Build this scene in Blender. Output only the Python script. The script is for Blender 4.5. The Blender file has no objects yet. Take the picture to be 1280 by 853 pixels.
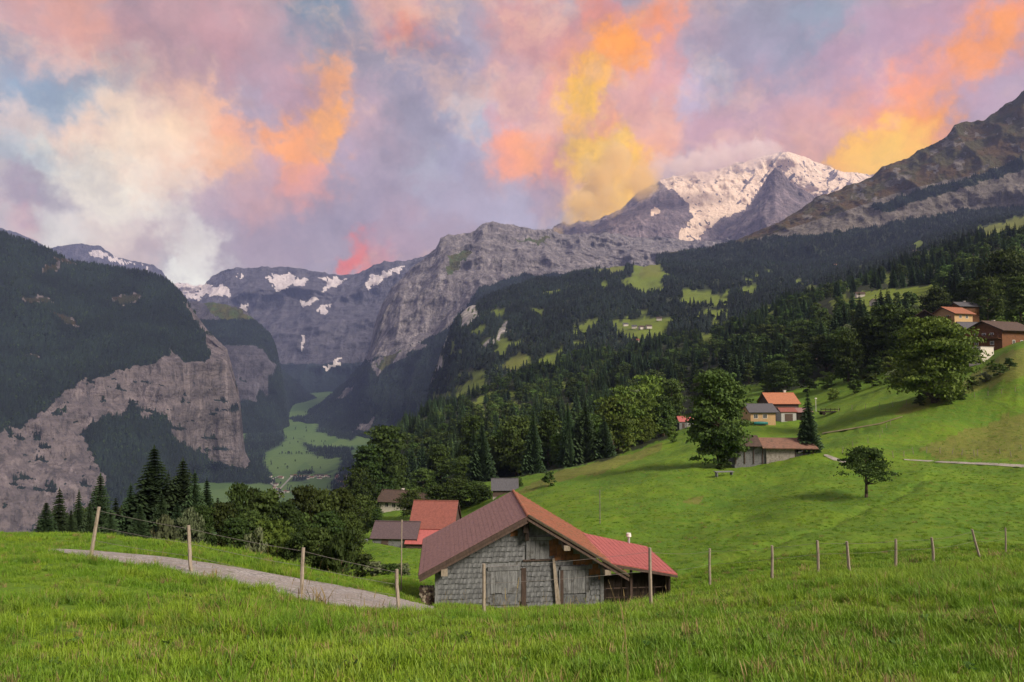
import bpy, math, random
import numpy as np
from mathutils import Vector, Matrix
random.seed(7); rng = np.random.default_rng(7)
S = bpy.context.scene; COL = S.collection
R = math.radians

# ------------------------------------------------------------------ camera
F, HZ = 853.0, 470.0                     # focal length in picture units, eye-level line
PITCH = math.atan((HZ - 426.5) / F)
cam = bpy.data.cameras.new('camera'); camo = bpy.data.objects.new('camera', cam); COL.objects.link(camo)
cam.sensor_width = 36; cam.lens = 36 * F / 1280; cam.clip_start = 0.1; cam.clip_end = 60000
camo.location = (0, 0, 0); camo.rotation_euler = (R(90) + PITCH, 0, 0); S.camera = camo

def lin(r, g, b):
    f = lambda c: (c/255/12.92) if c/255 <= .04045 else ((c/255+.055)/1.055)**2.4
    return (f(r), f(g), f(b))

def P(px, py, Y):
    """point at forward distance Y (m) seen at picture position px, py"""
    u = (np.asarray(px, float)-640)/F; v = (426.5-np.asarray(py, float))/F
    dy = math.cos(PITCH) - v*math.sin(PITCH); dz = math.sin(PITCH) + v*math.cos(PITCH)
    s = np.asarray(Y, float)/dy
    return np.stack(np.broadcast_arrays(u*s, Y, dz*s), -1)
def proj(p):
    p = np.asarray(p, float); c, s = math.cos(PITCH), math.sin(PITCH)
    d = p[..., 1]*c + p[..., 2]*s; d = np.where(d < .01, .01, d)
    return 640 + F*p[..., 0]/d, 426.5 - F*(-p[..., 1]*s + p[..., 2]*c)/d

# ------------------------------------------------------------------ sun, exposure
SUN_EL, SUN_AZ = 36.0, 128.0             # azimuth measured clockwise from the view direction
sun = bpy.data.lights.new('sun', 'SUN'); sun.energy = 4.0; sun.angle = R(20); sun.color = (1.0, .85, .66)
suno = bpy.data.objects.new('sun', sun); COL.objects.link(suno)
sd = Vector((math.sin(R(SUN_AZ))*math.cos(R(SUN_EL)), math.cos(R(SUN_AZ))*math.cos(R(SUN_EL)), math.sin(R(SUN_EL))))
suno.rotation_euler = sd.to_track_quat('Z', 'Y').to_euler(); suno.location = (0, 0, 50)
S.view_settings.view_transform = 'Standard'; S.view_settings.look = 'None'
S.view_settings.exposure = 0.65; S.view_settings.gamma = 1.0; S.view_settings.use_curve_mapping = False

# ------------------------------------------------------------------ node helper
class NT:
    def __init__(s, tree): s.t = tree; s.n = tree.nodes; s.l = tree.links
    def node(s, kind, **kw):
        n = s.n.new(kind)
        for k, v in kw.items(): setattr(n, k, v)
        return n
    def put(s, sock, v):
        if isinstance(v, bpy.types.NodeSocket): s.l.new(v, sock)
        elif v is not None: sock.default_value = v
    def math(s, op, a, b=None, c=None, clamp=False):
        n = s.node('ShaderNodeMath', operation=op, use_clamp=clamp)
        s.put(n.inputs[0], a); s.put(n.inputs[1], b); s.put(n.inputs[2], c); return n.outputs[0]
    def vmath(s, op, a, b=None, scale=None):
        n = s.node('ShaderNodeVectorMath', operation=op)
        s.put(n.inputs[0], a); s.put(n.inputs[1], b)
        if scale is not None: s.put(n.inputs[3], scale)
        return n.outputs[1] if op in ('DOT_PRODUCT', 'LENGTH', 'DISTANCE') else n.outputs[0]
    def noise(s, vec, scale, detail=5, rough=.55, dist=0, out='Fac', dim='3D'):
        n = s.node('ShaderNodeTexNoise', noise_dimensions=dim)
        s.put(n.inputs['Vector'], vec); n.inputs['Scale'].default_value = scale; n.inputs['Detail'].default_value = detail
        n.inputs['Roughness'].default_value = rough; n.inputs['Distortion'].default_value = dist
        return n.outputs[out]
    def ramp(s, fac, a, b, smooth=True):
        n = s.node('ShaderNodeMapRange', interpolation_type='SMOOTHSTEP' if smooth else 'LINEAR', clamp=True)
        s.put(n.inputs[0], fac); n.inputs[1].default_value = a; n.inputs[2].default_value = b; return n.outputs[0]
    def mix(s, fac, a, b, blend='MIX'):
        n = s.node('ShaderNodeMix', data_type='RGBA', blend_type=blend, clamp_factor=True)
        s.put(n.inputs[0], fac)
        for i, v in ((6, a), (7, b)):
            if isinstance(v, tuple): v = (*v[:3], 1)
            s.put(n.inputs[i], v)
        return n.outputs[2]
    def attr(s, name, out='Fac'): return s.node('ShaderNodeAttribute', attribute_name=name).outputs[out]
    def mapping(s, vec, scale=(1, 1, 1), rot=(0, 0, 0)):
        n = s.node('ShaderNodeMapping'); s.put(n.inputs[0], vec); n.inputs['Scale'].default_value = scale
        n.inputs['Rotation'].default_value = rot; return n.outputs[0]

# ------------------------------------------------------------------ sky
world = bpy.data.worlds.new('World'); S.world = world; world.use_nodes = True
w = NT(world.node_tree); w.n.clear()
BG = 0.1
tc = w.node('ShaderNodeTexCoord').outputs['Generated']
n1 = w.noise(tc, 3.2, 2, .5, out='Color'); n2 = w.noise(tc, 9, 4, .6, out='Color'); n3 = w.noise(tc, 34, 5, .6, out='Color')
def cen(c, s): return w.vmath('SCALE', w.vmath('SUBTRACT', c, (.5, .5, .5)), scale=s)
wd = w.vmath('ADD', tc, cen(n1, .025)); wd = w.vmath('ADD', wd, cen(n2, .07)); wd = w.vmath('ADD', wd, cen(n3, .09))
wd = w.vmath('NORMALIZE', wd)
# px, py, spread(px), weight, colour : the colours of the evening clouds over the valley
MAUVE=(158,140,156); PINK=(205,160,165); PALE=(232,205,198); CREAM=(238,226,215); WHITE=(240,236,232)
BLUE=(120,150,180); DBLUE=(95,125,155); GREYB=(130,135,160); ORAN=(245,165,105); PEACH=(235,175,145); YEL=(255,215,30); DORAN=(250,170,50); MAGENTA=(235,120,110)
SKY = [
 (40,25,50,1,(200,150,150)),(95,18,35,1,(225,160,130)),(170,40,45,1,(200,145,145)),(180,75,50,1,(150,135,150)),(250,20,55,1,(185,145,150)),(290,50,40,1,(190,140,145)),
 (15,55,22,1.6,DBLUE),(60,72,25,1,(232,200,190)),(100,92,17,1.8,(105,130,160)),(140,92,17,1.4,(125,145,170)),(85,125,28,1.8,(125,155,185)),(35,105,28,1.8,(110,145,180)),(30,152,22,1.4,PALE),(70,160,20,1.2,(238,205,190)),(10,175,30,1,(165,185,205)),
 (110,165,22,1.1,(240,195,170)),(170,145,50,1.5,(252,226,204)),(150,100,30,1,PALE),(60,200,30,1,(185,205,220)),(120,215,45,1.6,(248,238,226)),(175,190,38,1.5,(250,222,200)),
 (20,225,22,1.6,(150,130,150)),(60,245,22,1.8,(140,125,145)),(95,258,20,1.6,(140,128,148)),(30,262,18,1,(190,140,150)),(10,285,20,1,(225,190,190)),(90,285,30,1,(235,232,230)),(150,250,45,1.8,(255,248,238)),(210,260,25,1,(230,220,218)),
 (140,290,30,1,(225,200,195)),(200,300,30,1,(190,165,170)),(245,305,24,1,WHITE),(250,348,30,2.2,(250,250,250)),(215,335,14,1,(175,165,175)),(225,335,7,1.5,(250,250,250)),(290,320,45,1,(165,148,162)),(160,315,30,1,(215,195,195)),
 (240,165,35,1,(232,190,165)),(225,215,35,1.2,(240,212,196)),(200,110,35,1,(220,165,150)),(285,170,28,1,(250,180,140)),(290,200,26,1.4,(250,190,130)),(255,200,20,1,(245,190,150)),(300,230,30,1,(210,170,175)),(250,250,25,1,(190,165,180)),
 (340,65,50,1,(160,138,155)),(400,20,32,1.8,(100,125,150)),(400,60,26,1,(140,138,155)),(330,20,30,1,(180,150,155)),
 (410,100,26,2,(255,180,110)),(412,155,22,2,(255,180,90)),(370,130,25,1,(195,155,170)),(330,150,25,1,(170,155,180)),(360,185,26,1.6,(255,175,105)),(385,235,28,1,(230,160,140)),(330,265,25,1,(215,165,155)),(340,290,40,1,(160,140,155)),(400,280,40,1,(160,145,162)),
 (455,60,40,1,(145,140,160)),(500,15,40,1,(205,150,150)),(515,50,22,1.8,(245,155,110)),(550,90,45,1,(145,135,160)),(460,150,35,1,(190,160,175)),(480,195,40,1,(165,150,170)),(455,245,40,1,(160,145,165)),(520,150,45,1,(150,145,168)),(590,60,40,1,(155,150,175)),
 (590,150,25,1.3,(175,180,205)),(530,205,30,1,(170,170,192)),(560,240,40,1,(165,155,178)),(600,225,40,1,(160,150,172)),(630,255,30,1.2,(172,165,190)),(500,290,40,1,(170,145,160)),(560,285,30,1,(165,145,160)),
 (450,318,18,1.6,(225,130,115)),(432,328,12,1.2,(235,125,105)),(480,320,20,1,(200,140,145)),
 (640,110,40,1,(205,160,165)),(650,30,40,1,(200,140,135)),(640,195,32,1.6,(245,165,130)),(660,195,24,1.5,(250,175,115)),(690,160,35,1,(225,170,160)),(700,215,26,1.2,(215,150,140)),(680,240,26,1,(175,150,165)),
 (725,120,20,5.5,(255,200,12)),(742,100,18,3,(255,190,40)),(715,145,15,2.5,(255,190,60)),(745,190,24,5,(255,200,20)),(775,185,24,4,(255,202,50)),(760,225,36,4,(255,200,70)),(800,210,24,1.7,(250,190,100)),(720,85,30,1,(230,160,130)),
 (770,50,26,3,(250,165,60)),(790,75,24,2.4,(250,165,70)),(735,15,20,1.2,(225,145,120)),(830,12,28,1.8,(245,155,95)),(700,55,30,1,(205,145,145)),(800,130,34,1,(220,165,160)),(830,60,26,1,(205,145,145)),(820,165,28,1,(230,175,160)),
 (860,115,26,1.4,(190,175,205)),(900,90,26,1.2,(165,170,195)),(880,30,40,1,(165,145,165)),(930,55,45,1,(155,145,172)),(1000,50,40,1,(150,145,172)),(950,15,40,1,(140,145,168)),(1020,20,30,1.2,(125,145,168)),
 (880,170,34,1,(195,155,170)),(940,130,40,1,(190,155,175)),(930,180,34,1,(200,160,170)),(1000,150,40,1,(205,160,165)),(1010,185,28,1,(225,170,150)),(850,200,22,1,(180,155,170)),
 (1060,80,35,1,(175,145,170)),(1120,40,40,1,(170,140,165)),(1060,140,30,1,(225,160,140)),(1090,195,22,4,(255,195,25)),(1125,180,24,4.5,(255,200,20)),(1150,165,22,4,(255,185,20)),(1170,140,22,3,(250,165,60)),(1140,115,26,1.7,(245,160,110)),(1060,205,16,2,(255,190,60)),
 (1200,70,22,2.6,(250,165,90)),(1240,45,22,3,(250,165,70)),(1215,55,18,2,(250,160,80)),(1265,20,22,1.6,(245,155,100)),(1180,100,22,1.2,(225,155,140)),(1170,30,35,1,(185,145,165)),(1220,110,30,1,(180,150,175)),(1265,90,30,1,(165,150,180)),(1210,145,20,1,(175,155,185)),(1280,60,22,1,(185,150,170)),
 (345,100,24,1.2,(185,150,165)),(370,105,14,1.2,(200,155,160)),(445,120,18,1.3,(165,150,175)),(440,185,20,1.3,(175,155,180)),(318,215,20,1.2,(190,160,175)),(285,235,20,1.2,(175,155,170)),(345,210,14,1,(190,155,170)),(230,110,24,1.2,(235,190,165)),(265,130,20,1.2,(245,190,155)),(215,150,24,1.4,(250,222,190)),(190,215,26,1.5,(252,235,225)),(185,255,24,1.5,(250,240,232)),(130,235,24,1.4,(245,235,228)),(70,150,14,1.5,(130,155,185)),(120,110,12,1.4,(135,150,175)),
 (690,115,16,1.4,(225,160,150)),(755,150,16,2.2,(235,165,140)),(700,190,18,1.4,(230,160,140)),(820,195,20,1.6,(225,165,150)),(825,100,20,1.4,(215,160,165)),(760,15,18,1.6,(200,140,145)),(1100,150,20,2,(235,160,130)),(1180,170,14,2,(225,155,140)),(1100,110,22,1.3,(200,150,160)),(1160,75,20,1.4,(190,145,160)),(1270,65,18,1.6,(190,150,170)),(1210,25,20,1.6,(200,150,160)),(620,160,18,1.2,(195,165,185)),(560,190,26,1,(165,160,190)),(540,55,14,1.6,(165,140,160)),(490,55,14,1.6,(185,145,160)),
 # the same evening sky going on round and above the picture
 (-300,100,260,.8,(175,165,175)),(-250,300,200,.8,(215,205,205)),(1600,60,260,.8,(180,155,170)),(1650,260,200,.8,(210,170,150)),(300,-300,260,.8,(160,150,168)),(900,-320,260,.8,(165,150,168)),(640,-700,420,.8,(150,150,172)),
]
acc = None; wsum = None
for (px, py, sg, wt, c) in SKY:
    d = P(px, py, 1.0); d = d/np.linalg.norm(d)
    ang = sg/F*.56
    dt = w.vmath('DOT_PRODUCT', wd, tuple(float(x) for x in d))
    # exp(k*(dot-1))
    k = 1/(ang*ang)
    e = w.math('EXPONENT', w.math('MULTIPLY_ADD', dt, k, -k + math.log(wt)))
    cc = w.vmath('SCALE', lin(*c), scale=e)
    acc = cc if acc is None else w.vmath('ADD', acc, cc)
    wsum = e if wsum is None else w.math('ADD', wsum, e)
BASEW = .006
acc = w.vmath('ADD', acc, tuple(BASEW*x for x in lin(170, 155, 170))); wsum = w.math('ADD', wsum, BASEW)
cl = w.vmath('DIVIDE', acc, wsum)
# n/a: vector / scalar link broadcasts
fine = w.noise(w.vmath('ADD', tc, cen(n2, .12)), 7.5, 7, .62); fine2 = w.noise(w.vmath('ADD', tc, cen(n3, .05)), 24, 6, .65)
big = w.noise(w.vmath('ADD', w.mapping(tc, (1, 1, 1.7)), cen(n2, .25)), 5.0, 6, .6)
cl = w.mix(w.math('MULTIPLY', w.ramp(big, .52, .68), .38), cl, lin(238, 196, 172)); cl = w.mix(w.math('MULTIPLY', w.ramp(fine, .48, .34), .20), cl, lin(132, 122, 142))
det = w.math('ADD', w.math('MULTIPLY', w.math('SUBTRACT', fine, .5), .75), w.math('MULTIPLY', w.math('SUBTRACT', fine2, .5), .6))
cl = w.vmath('SCALE', cl, scale=w.math('ADD', 1.0, det))
hs_ = w.node('ShaderNodeHueSaturation'); w.put(hs_.inputs['Color'], cl); hs_.inputs['Saturation'].default_value = 1.12; cl = w.vmath('SCALE', w.vmath('MULTIPLY', hs_.outputs[0], (1.05, 1.01, .83)), scale=.82/BG)
sky = w.node('ShaderNodeTexSky', sky_type='NISHITA', sun_disc=False)
sky.sun_elevation = R(SUN_EL); sky.sun_rotation = R(SUN_AZ)
skyc = w.mix(.975, sky.outputs[0], cl)
bg = w.node('ShaderNodeBackground'); w.put(bg.inputs[0], skyc); bg.inputs[1].default_value = BG
w.l.new(bg.outputs[0], w.node('ShaderNodeOutputWorld').inputs[0])
world.cycles.sampling_method = 'MANUAL'; world.cycles.sample_map_resolution = 512

# ------------------------------------------------------------------ render settings
cy = S.cycles
cy.use_denoising = True; cy.max_bounces = 8; cy.diffuse_bounces = 3; cy.glossy_bounces = 1; cy.transmission_bounces = 3
cy.volume_bounces = 6; cy.transparent_max_bounces = 8; cy.caustics_reflective = False; cy.caustics_refractive = False
cy.use_adaptive_sampling = True; cy.adaptive_threshold = .015; cy.sample_clamp_indirect = 4
try: cy.volume_step_rate = 1.0; cy.volume_max_steps = 96
except Exception: pass

# ------------------------------------------------------------------ numpy noise
def _h(ix, iy, iz, seed):
    h = (ix.astype(np.int64)*374761393 + iy.astype(np.int64)*668265263 + iz.astype(np.int64)*1440662683 + seed*974634777) & 0xffffffff
    h = ((h ^ (h >> 13))*1274126177) & 0xffffffff
    h = ((h ^ (h >> 15))*2246822519) & 0xffffffff
    return (h ^ (h >> 16))/4294967295.0
def vnoise(x, y, z, seed=0):
    x, y, z = np.broadcast_arrays(np.asarray(x, float), np.asarray(y, float), np.asarray(z, float))
    ix, iy, iz = np.floor(x), np.floor(y), np.floor(z); fx, fy, fz = x-ix, y-iy, z-iz
    fx, fy, fz = [f*f*f*(f*(f*6-15)+10) for f in (fx, fy, fz)]
    r = 0
    for dx in (0, 1):
        for dy in (0, 1):
            for dz in (0, 1):
                r = r + _h(ix+dx, iy+dy, iz+dz, seed)*(fx if dx else 1-fx)*(fy if dy else 1-fy)*(fz if dz else 1-fz)
    return r
def fbm(x, y, z, o=5, seed=0, g=.5):
    r = 0; a = 1; t = 0; f = 1
    for i in range(o):
        r = r + a*vnoise(x*f, y*f, z*f, seed+i*17); t += a; a *= g; f *= 2.03
    return r/t
def ridged(x, y, z, o=5, seed=0, g=.5):
    r = 0; a = 1; t = 0; f = 1
    for i in range(o):
        n = 1-np.abs(2*vnoise(x*f, y*f, z*f, seed+i*13)-1); r = r + a*n*n; t += a; a *= g; f *= 2.07
    return r/t
def inpoly(px, py, poly):
    px = np.asarray(px, float); py = np.asarray(py, float); ins = np.zeros(np.broadcast(px, py).shape, bool)
    n = len(poly)
    for i in range(n):
        x1, y1 = poly[i]; x2, y2 = poly[(i+1) % n]
        if y1 == y2: continue
        c = ((y1 > py) != (y2 > py)) & (px < (x2-x1)*(py-y1)/(y2-y1)+x1)
        ins ^= c
    return ins
def mask(px, py, polys, warp=3., wl=14., seed=5):
    wx = px + warp*2*(fbm(px/wl, py/wl, 0, 3, seed)-.5); wy = py + warp*2*(fbm(px/wl, py/wl, 9.5, 3, seed+3)-.5)
    m = np.zeros(np.shape(px), bool)
    for p in polys: m |= inpoly(wx, wy, p)
    return m.astype(float)

# ------------------------------------------------------------------ mesh helpers
def raw_mesh(name, V, faces, mats, smooth=False, attrs=None, mat_idx=None):
    """faces: int array (n,4) or (n,3), or python list of mixed"""
    me = bpy.data.meshes.new(name)
    V = np.asarray(V, np.float32).reshape(-1, 3)
    if isinstance(faces, np.ndarray):
        k = faces.shape[1]; n = len(faces)
        me.vertices.add(len(V)); me.vertices.foreach_set('co', V.ravel())
        me.loops.add(n*k); me.loops.foreach_set('vertex_index', faces.astype(np.int32).ravel())
        me.polygons.add(n); me.polygons.foreach_set('loop_start', np.arange(0, n*k, k, dtype=np.int32))
        me.update(calc_edges=True)
    else:
        me.from_pydata(V.tolist(), [], faces)
    for m in (mats if isinstance(mats, (list, tuple)) else [mats]): me.materials.append(m)
    if mat_idx is not None: me.polygons.foreach_set('material_index', np.asarray(mat_idx, np.int32))
    me.polygons.foreach_set('use_smooth', np.full(len(me.polygons), smooth))
    for k, v in (attrs or {}).items():
        v = np.asarray(v, np.float32)
        if v.ndim == 2: a = me.attributes.new(k, 'FLOAT_VECTOR', 'POINT'); a.data.foreach_set('vector', v.ravel())
        else: a = me.attributes.new(k, 'FLOAT', 'POINT'); a.data.foreach_set('value', v.ravel())
    me.update(); return me
def link(name, me, parent=None, loc=None, rot=None, scale=None):
    o = bpy.data.objects.new(name, me); COL.objects.link(o)
    if parent is not None: o.parent = parent
    if loc is not None: o.location = loc
    if rot is not None: o.rotation_euler = rot
    if scale is not None: o.scale = scale
    return o
def tag(o, label=None, cat=None, group=None, kind=None):
    for k, v in (('label', label), ('category', cat), ('group', group), ('kind', kind)):
        if v: o[k] = v
    return o
def thing(name, label, cat, loc, rz=0, group=None):
    o = link(name, None, loc=tuple(loc), rot=(0, 0, rz)); o.empty_display_size = .3
    return tag(o, label, cat, group)
def grid_faces(nr, nc):
    i = np.arange((nr-1)*(nc-1)); r = i//(nc-1); c = i % (nc-1); a = r*nc+c
    return np.stack([a, a+1, a+nc+1, a+nc], 1)
class MB:
    def __init__(s): s.v = []; s.f = []
    def quad(s, *p):
        i = len(s.v); s.v += [tuple(x) for x in p]; s.f.append(tuple(range(i, i+len(p))))
    def hexa(s, c):   # 8 corners: bottom 4 ccw, top 4 ccw
        i = len(s.v); s.v += [tuple(x) for x in c]
        s.f += [tuple(i+k for k in q) for q in ((0,3,2,1),(4,5,6,7),(0,1,5,4),(1,2,6,5),(2,3,7,6),(3,0,4,7))]
    def box(s, x0, x1, y0, y1, z0, z1, M=None):
        c = [(x0,y0,z0),(x1,y0,z0),(x1,y1,z0),(x0,y1,z0),(x0,y0,z1),(x1,y0,z1),(x1,y1,z1),(x0,y1,z1)]
        if M is not None: c = [tuple(M @ Vector(q)) for q in c]
        s.hexa(c)
    def slab(s, a, b, c, d, t):   # quad a,b,c,d thickened by t along -normal
        a, b, c, d = [Vector(x) for x in (a, b, c, d)]
        n = (b-a).cross(d-a).normalized()*t
        s.hexa([a-n, b-n, c-n, d-n, a, b, c, d])
    def tube(s, p, q, r0, r1=None, n=6, cap=True):
        p, q = Vector(p), Vector(q); r1 = r0 if r1 is None else r1
        d = (q-p).normalized(); x = d.orthogonal().normalized(); y = d.cross(x); i = len(s.v)
        for c, r in ((p, r0), (q, r1)):
            for k in range(n):
                a = 2*math.pi*k/n; s.v.append(tuple(c+(x*math.cos(a)+y*math.sin(a))*r))
        for k in range(n): s.f.append((i+k, i+(k+1) % n, i+n+(k+1) % n, i+n+k))
        if cap: s.f.append(tuple(i+k for k in range(n))[::-1]); s.f.append(tuple(i+n+k for k in range(n)))
    def mesh(s, name, mat, smooth=False): return raw_mesh(name, s.v, s.f, mat, smooth)
    def obj(s, name, mat, parent=None, **k):
        return link(name, s.mesh(name, mat), parent, **k)

# ------------------------------------------------------------------ materials
def newmat(name):
    m = bpy.data.materials.new(name); m.use_nodes = True; t = NT(m.node_tree); t.n.clear()
    out = t.node('ShaderNodeOutputMaterial'); b = t.node('ShaderNodeBsdfPrincipled'); t.l.new(b.outputs[0], out.inputs[0])
    b.inputs['Roughness'].default_value = .9; b.inputs['Specular IOR Level'].default_value = .2
    return m, t, b, out
def bump(t, b, h, strength, dist):
    n = t.node('ShaderNodeBump'); n.inputs['Strength'].default_value = strength; n.inputs['Distance'].default_value = dist
    t.put(n.inputs['Height'], h); t.l.new(n.outputs[0], b.inputs['Normal'])
def solid(name, c, c2=None, scale=4., rough=.85, bumpd=.01, stretch=(1,1,1), spec=.2, rnd=.0, dirt=None):
    """weathered plain surface: two tones of one colour through noise"""
    m, t, b, _ = newmat(name); tcn = t.node('ShaderNodeTexCoord').outputs['Object']
    v = t.mapping(tcn, stretch)
    n = t.noise(v, scale, 6, .6); n2 = t.noise(v, scale*6, 4, .6)
    c2 = c2 or tuple(x*.65 for x in c)
    col = t.mix(t.ramp(n, .32, .68), c, c2)
    col = t.mix(t.math('MULTIPLY', t.ramp(n2, .35, .75), .45), col, tuple(x*.5 for x in c2))
    if dirt: col = t.mix(t.math('MULTIPLY', t.ramp(t.noise(tcn, scale*.7, 5, .65), .5, .68), .8), col, dirt)
    if rnd:
        r = t.node('ShaderNodeObjectInfo').outputs['Random']
        hs = t.node('ShaderNodeHueSaturation'); t.put(hs.inputs['Color'], col); t.put(hs.inputs['Value'], t.math('MULTIPLY_ADD', r, 2*rnd, 1-rnd)); col = hs.outputs[0]
    t.put(b.inputs['Base Color'], col); b.inputs['Roughness'].default_value = rough; b.inputs['Specular IOR Level'].default_value = spec
    if bumpd: bump(t, b, t.math('ADD', n, n2), .6, bumpd)
    return m

def foliage(name, c, c2, trans=.25, hue=.03):
    m, t, b, out = newmat(name)
    sh = t.attr('shade'); r = t.node('ShaderNodeObjectInfo').outputs['Random']
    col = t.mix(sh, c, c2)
    hs = t.node('ShaderNodeHueSaturation'); t.put(hs.inputs['Color'], col)
    t.put(hs.inputs['Hue'], t.math('MULTIPLY_ADD', r, hue, .5-hue/2)); t.put(hs.inputs['Value'], t.math('MULTIPLY_ADD', t.math('FRACT', t.math('MULTIPLY', r, 7.3)), .75, .62))
    drift = t.ramp(t.noise(t.node('ShaderNodeObjectInfo').outputs['Location'], .006, 4, .6), .38, .64); hs.inputs['Saturation'].default_value = .92; hv = t.node('ShaderNodeHueSaturation'); t.put(hv.inputs['Color'], hs.outputs[0]); t.put(hv.inputs['Value'], t.math('MULTIPLY_ADD', drift, .7, .7)); hs = hv
    t.put(b.inputs['Base Color'], hs.outputs[0]); b.inputs['Roughness'].default_value = .7; b.inputs['Specular IOR Level'].default_value = .15
    tr = t.node('ShaderNodeBsdfTranslucent'); t.put(tr.inputs[0], hs.outputs[0])
    mx = t.node('ShaderNodeMixShader'); mx.inputs[0].default_value = trans; t.l.new(b.outputs[0], mx.inputs[1]); t.l.new(tr.outputs[0], mx.inputs[2]); t.l.new(mx.outputs[0], out.inputs[0])
    return m
M_bark = solid('bark', (.10, .075, .055), (.05, .04, .03), 3, bumpd=.02, stretch=(1, 1, .2))
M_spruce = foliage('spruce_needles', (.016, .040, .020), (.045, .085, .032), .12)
M_leafA = foliage('broad_leaves', (.024, .054, .012), (.068, .115, .020), .25, .04)
M_leafA2 = foliage('autumn_tinged_leaves', (.042, .090, .012), (.115, .175, .020), .25, .02)
M_leafB = foliage('bright_leaves', (.06, .12, .015), (.14, .22, .03), .3, .03)
M_leafC = foliage('greyish_leaves', (.07, .10, .055), (.15, .19, .09), .25, .03)
M_far = foliage('distant_needles', (.007, .017, .017), (.020, .036, .027), .05, .03)

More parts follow.
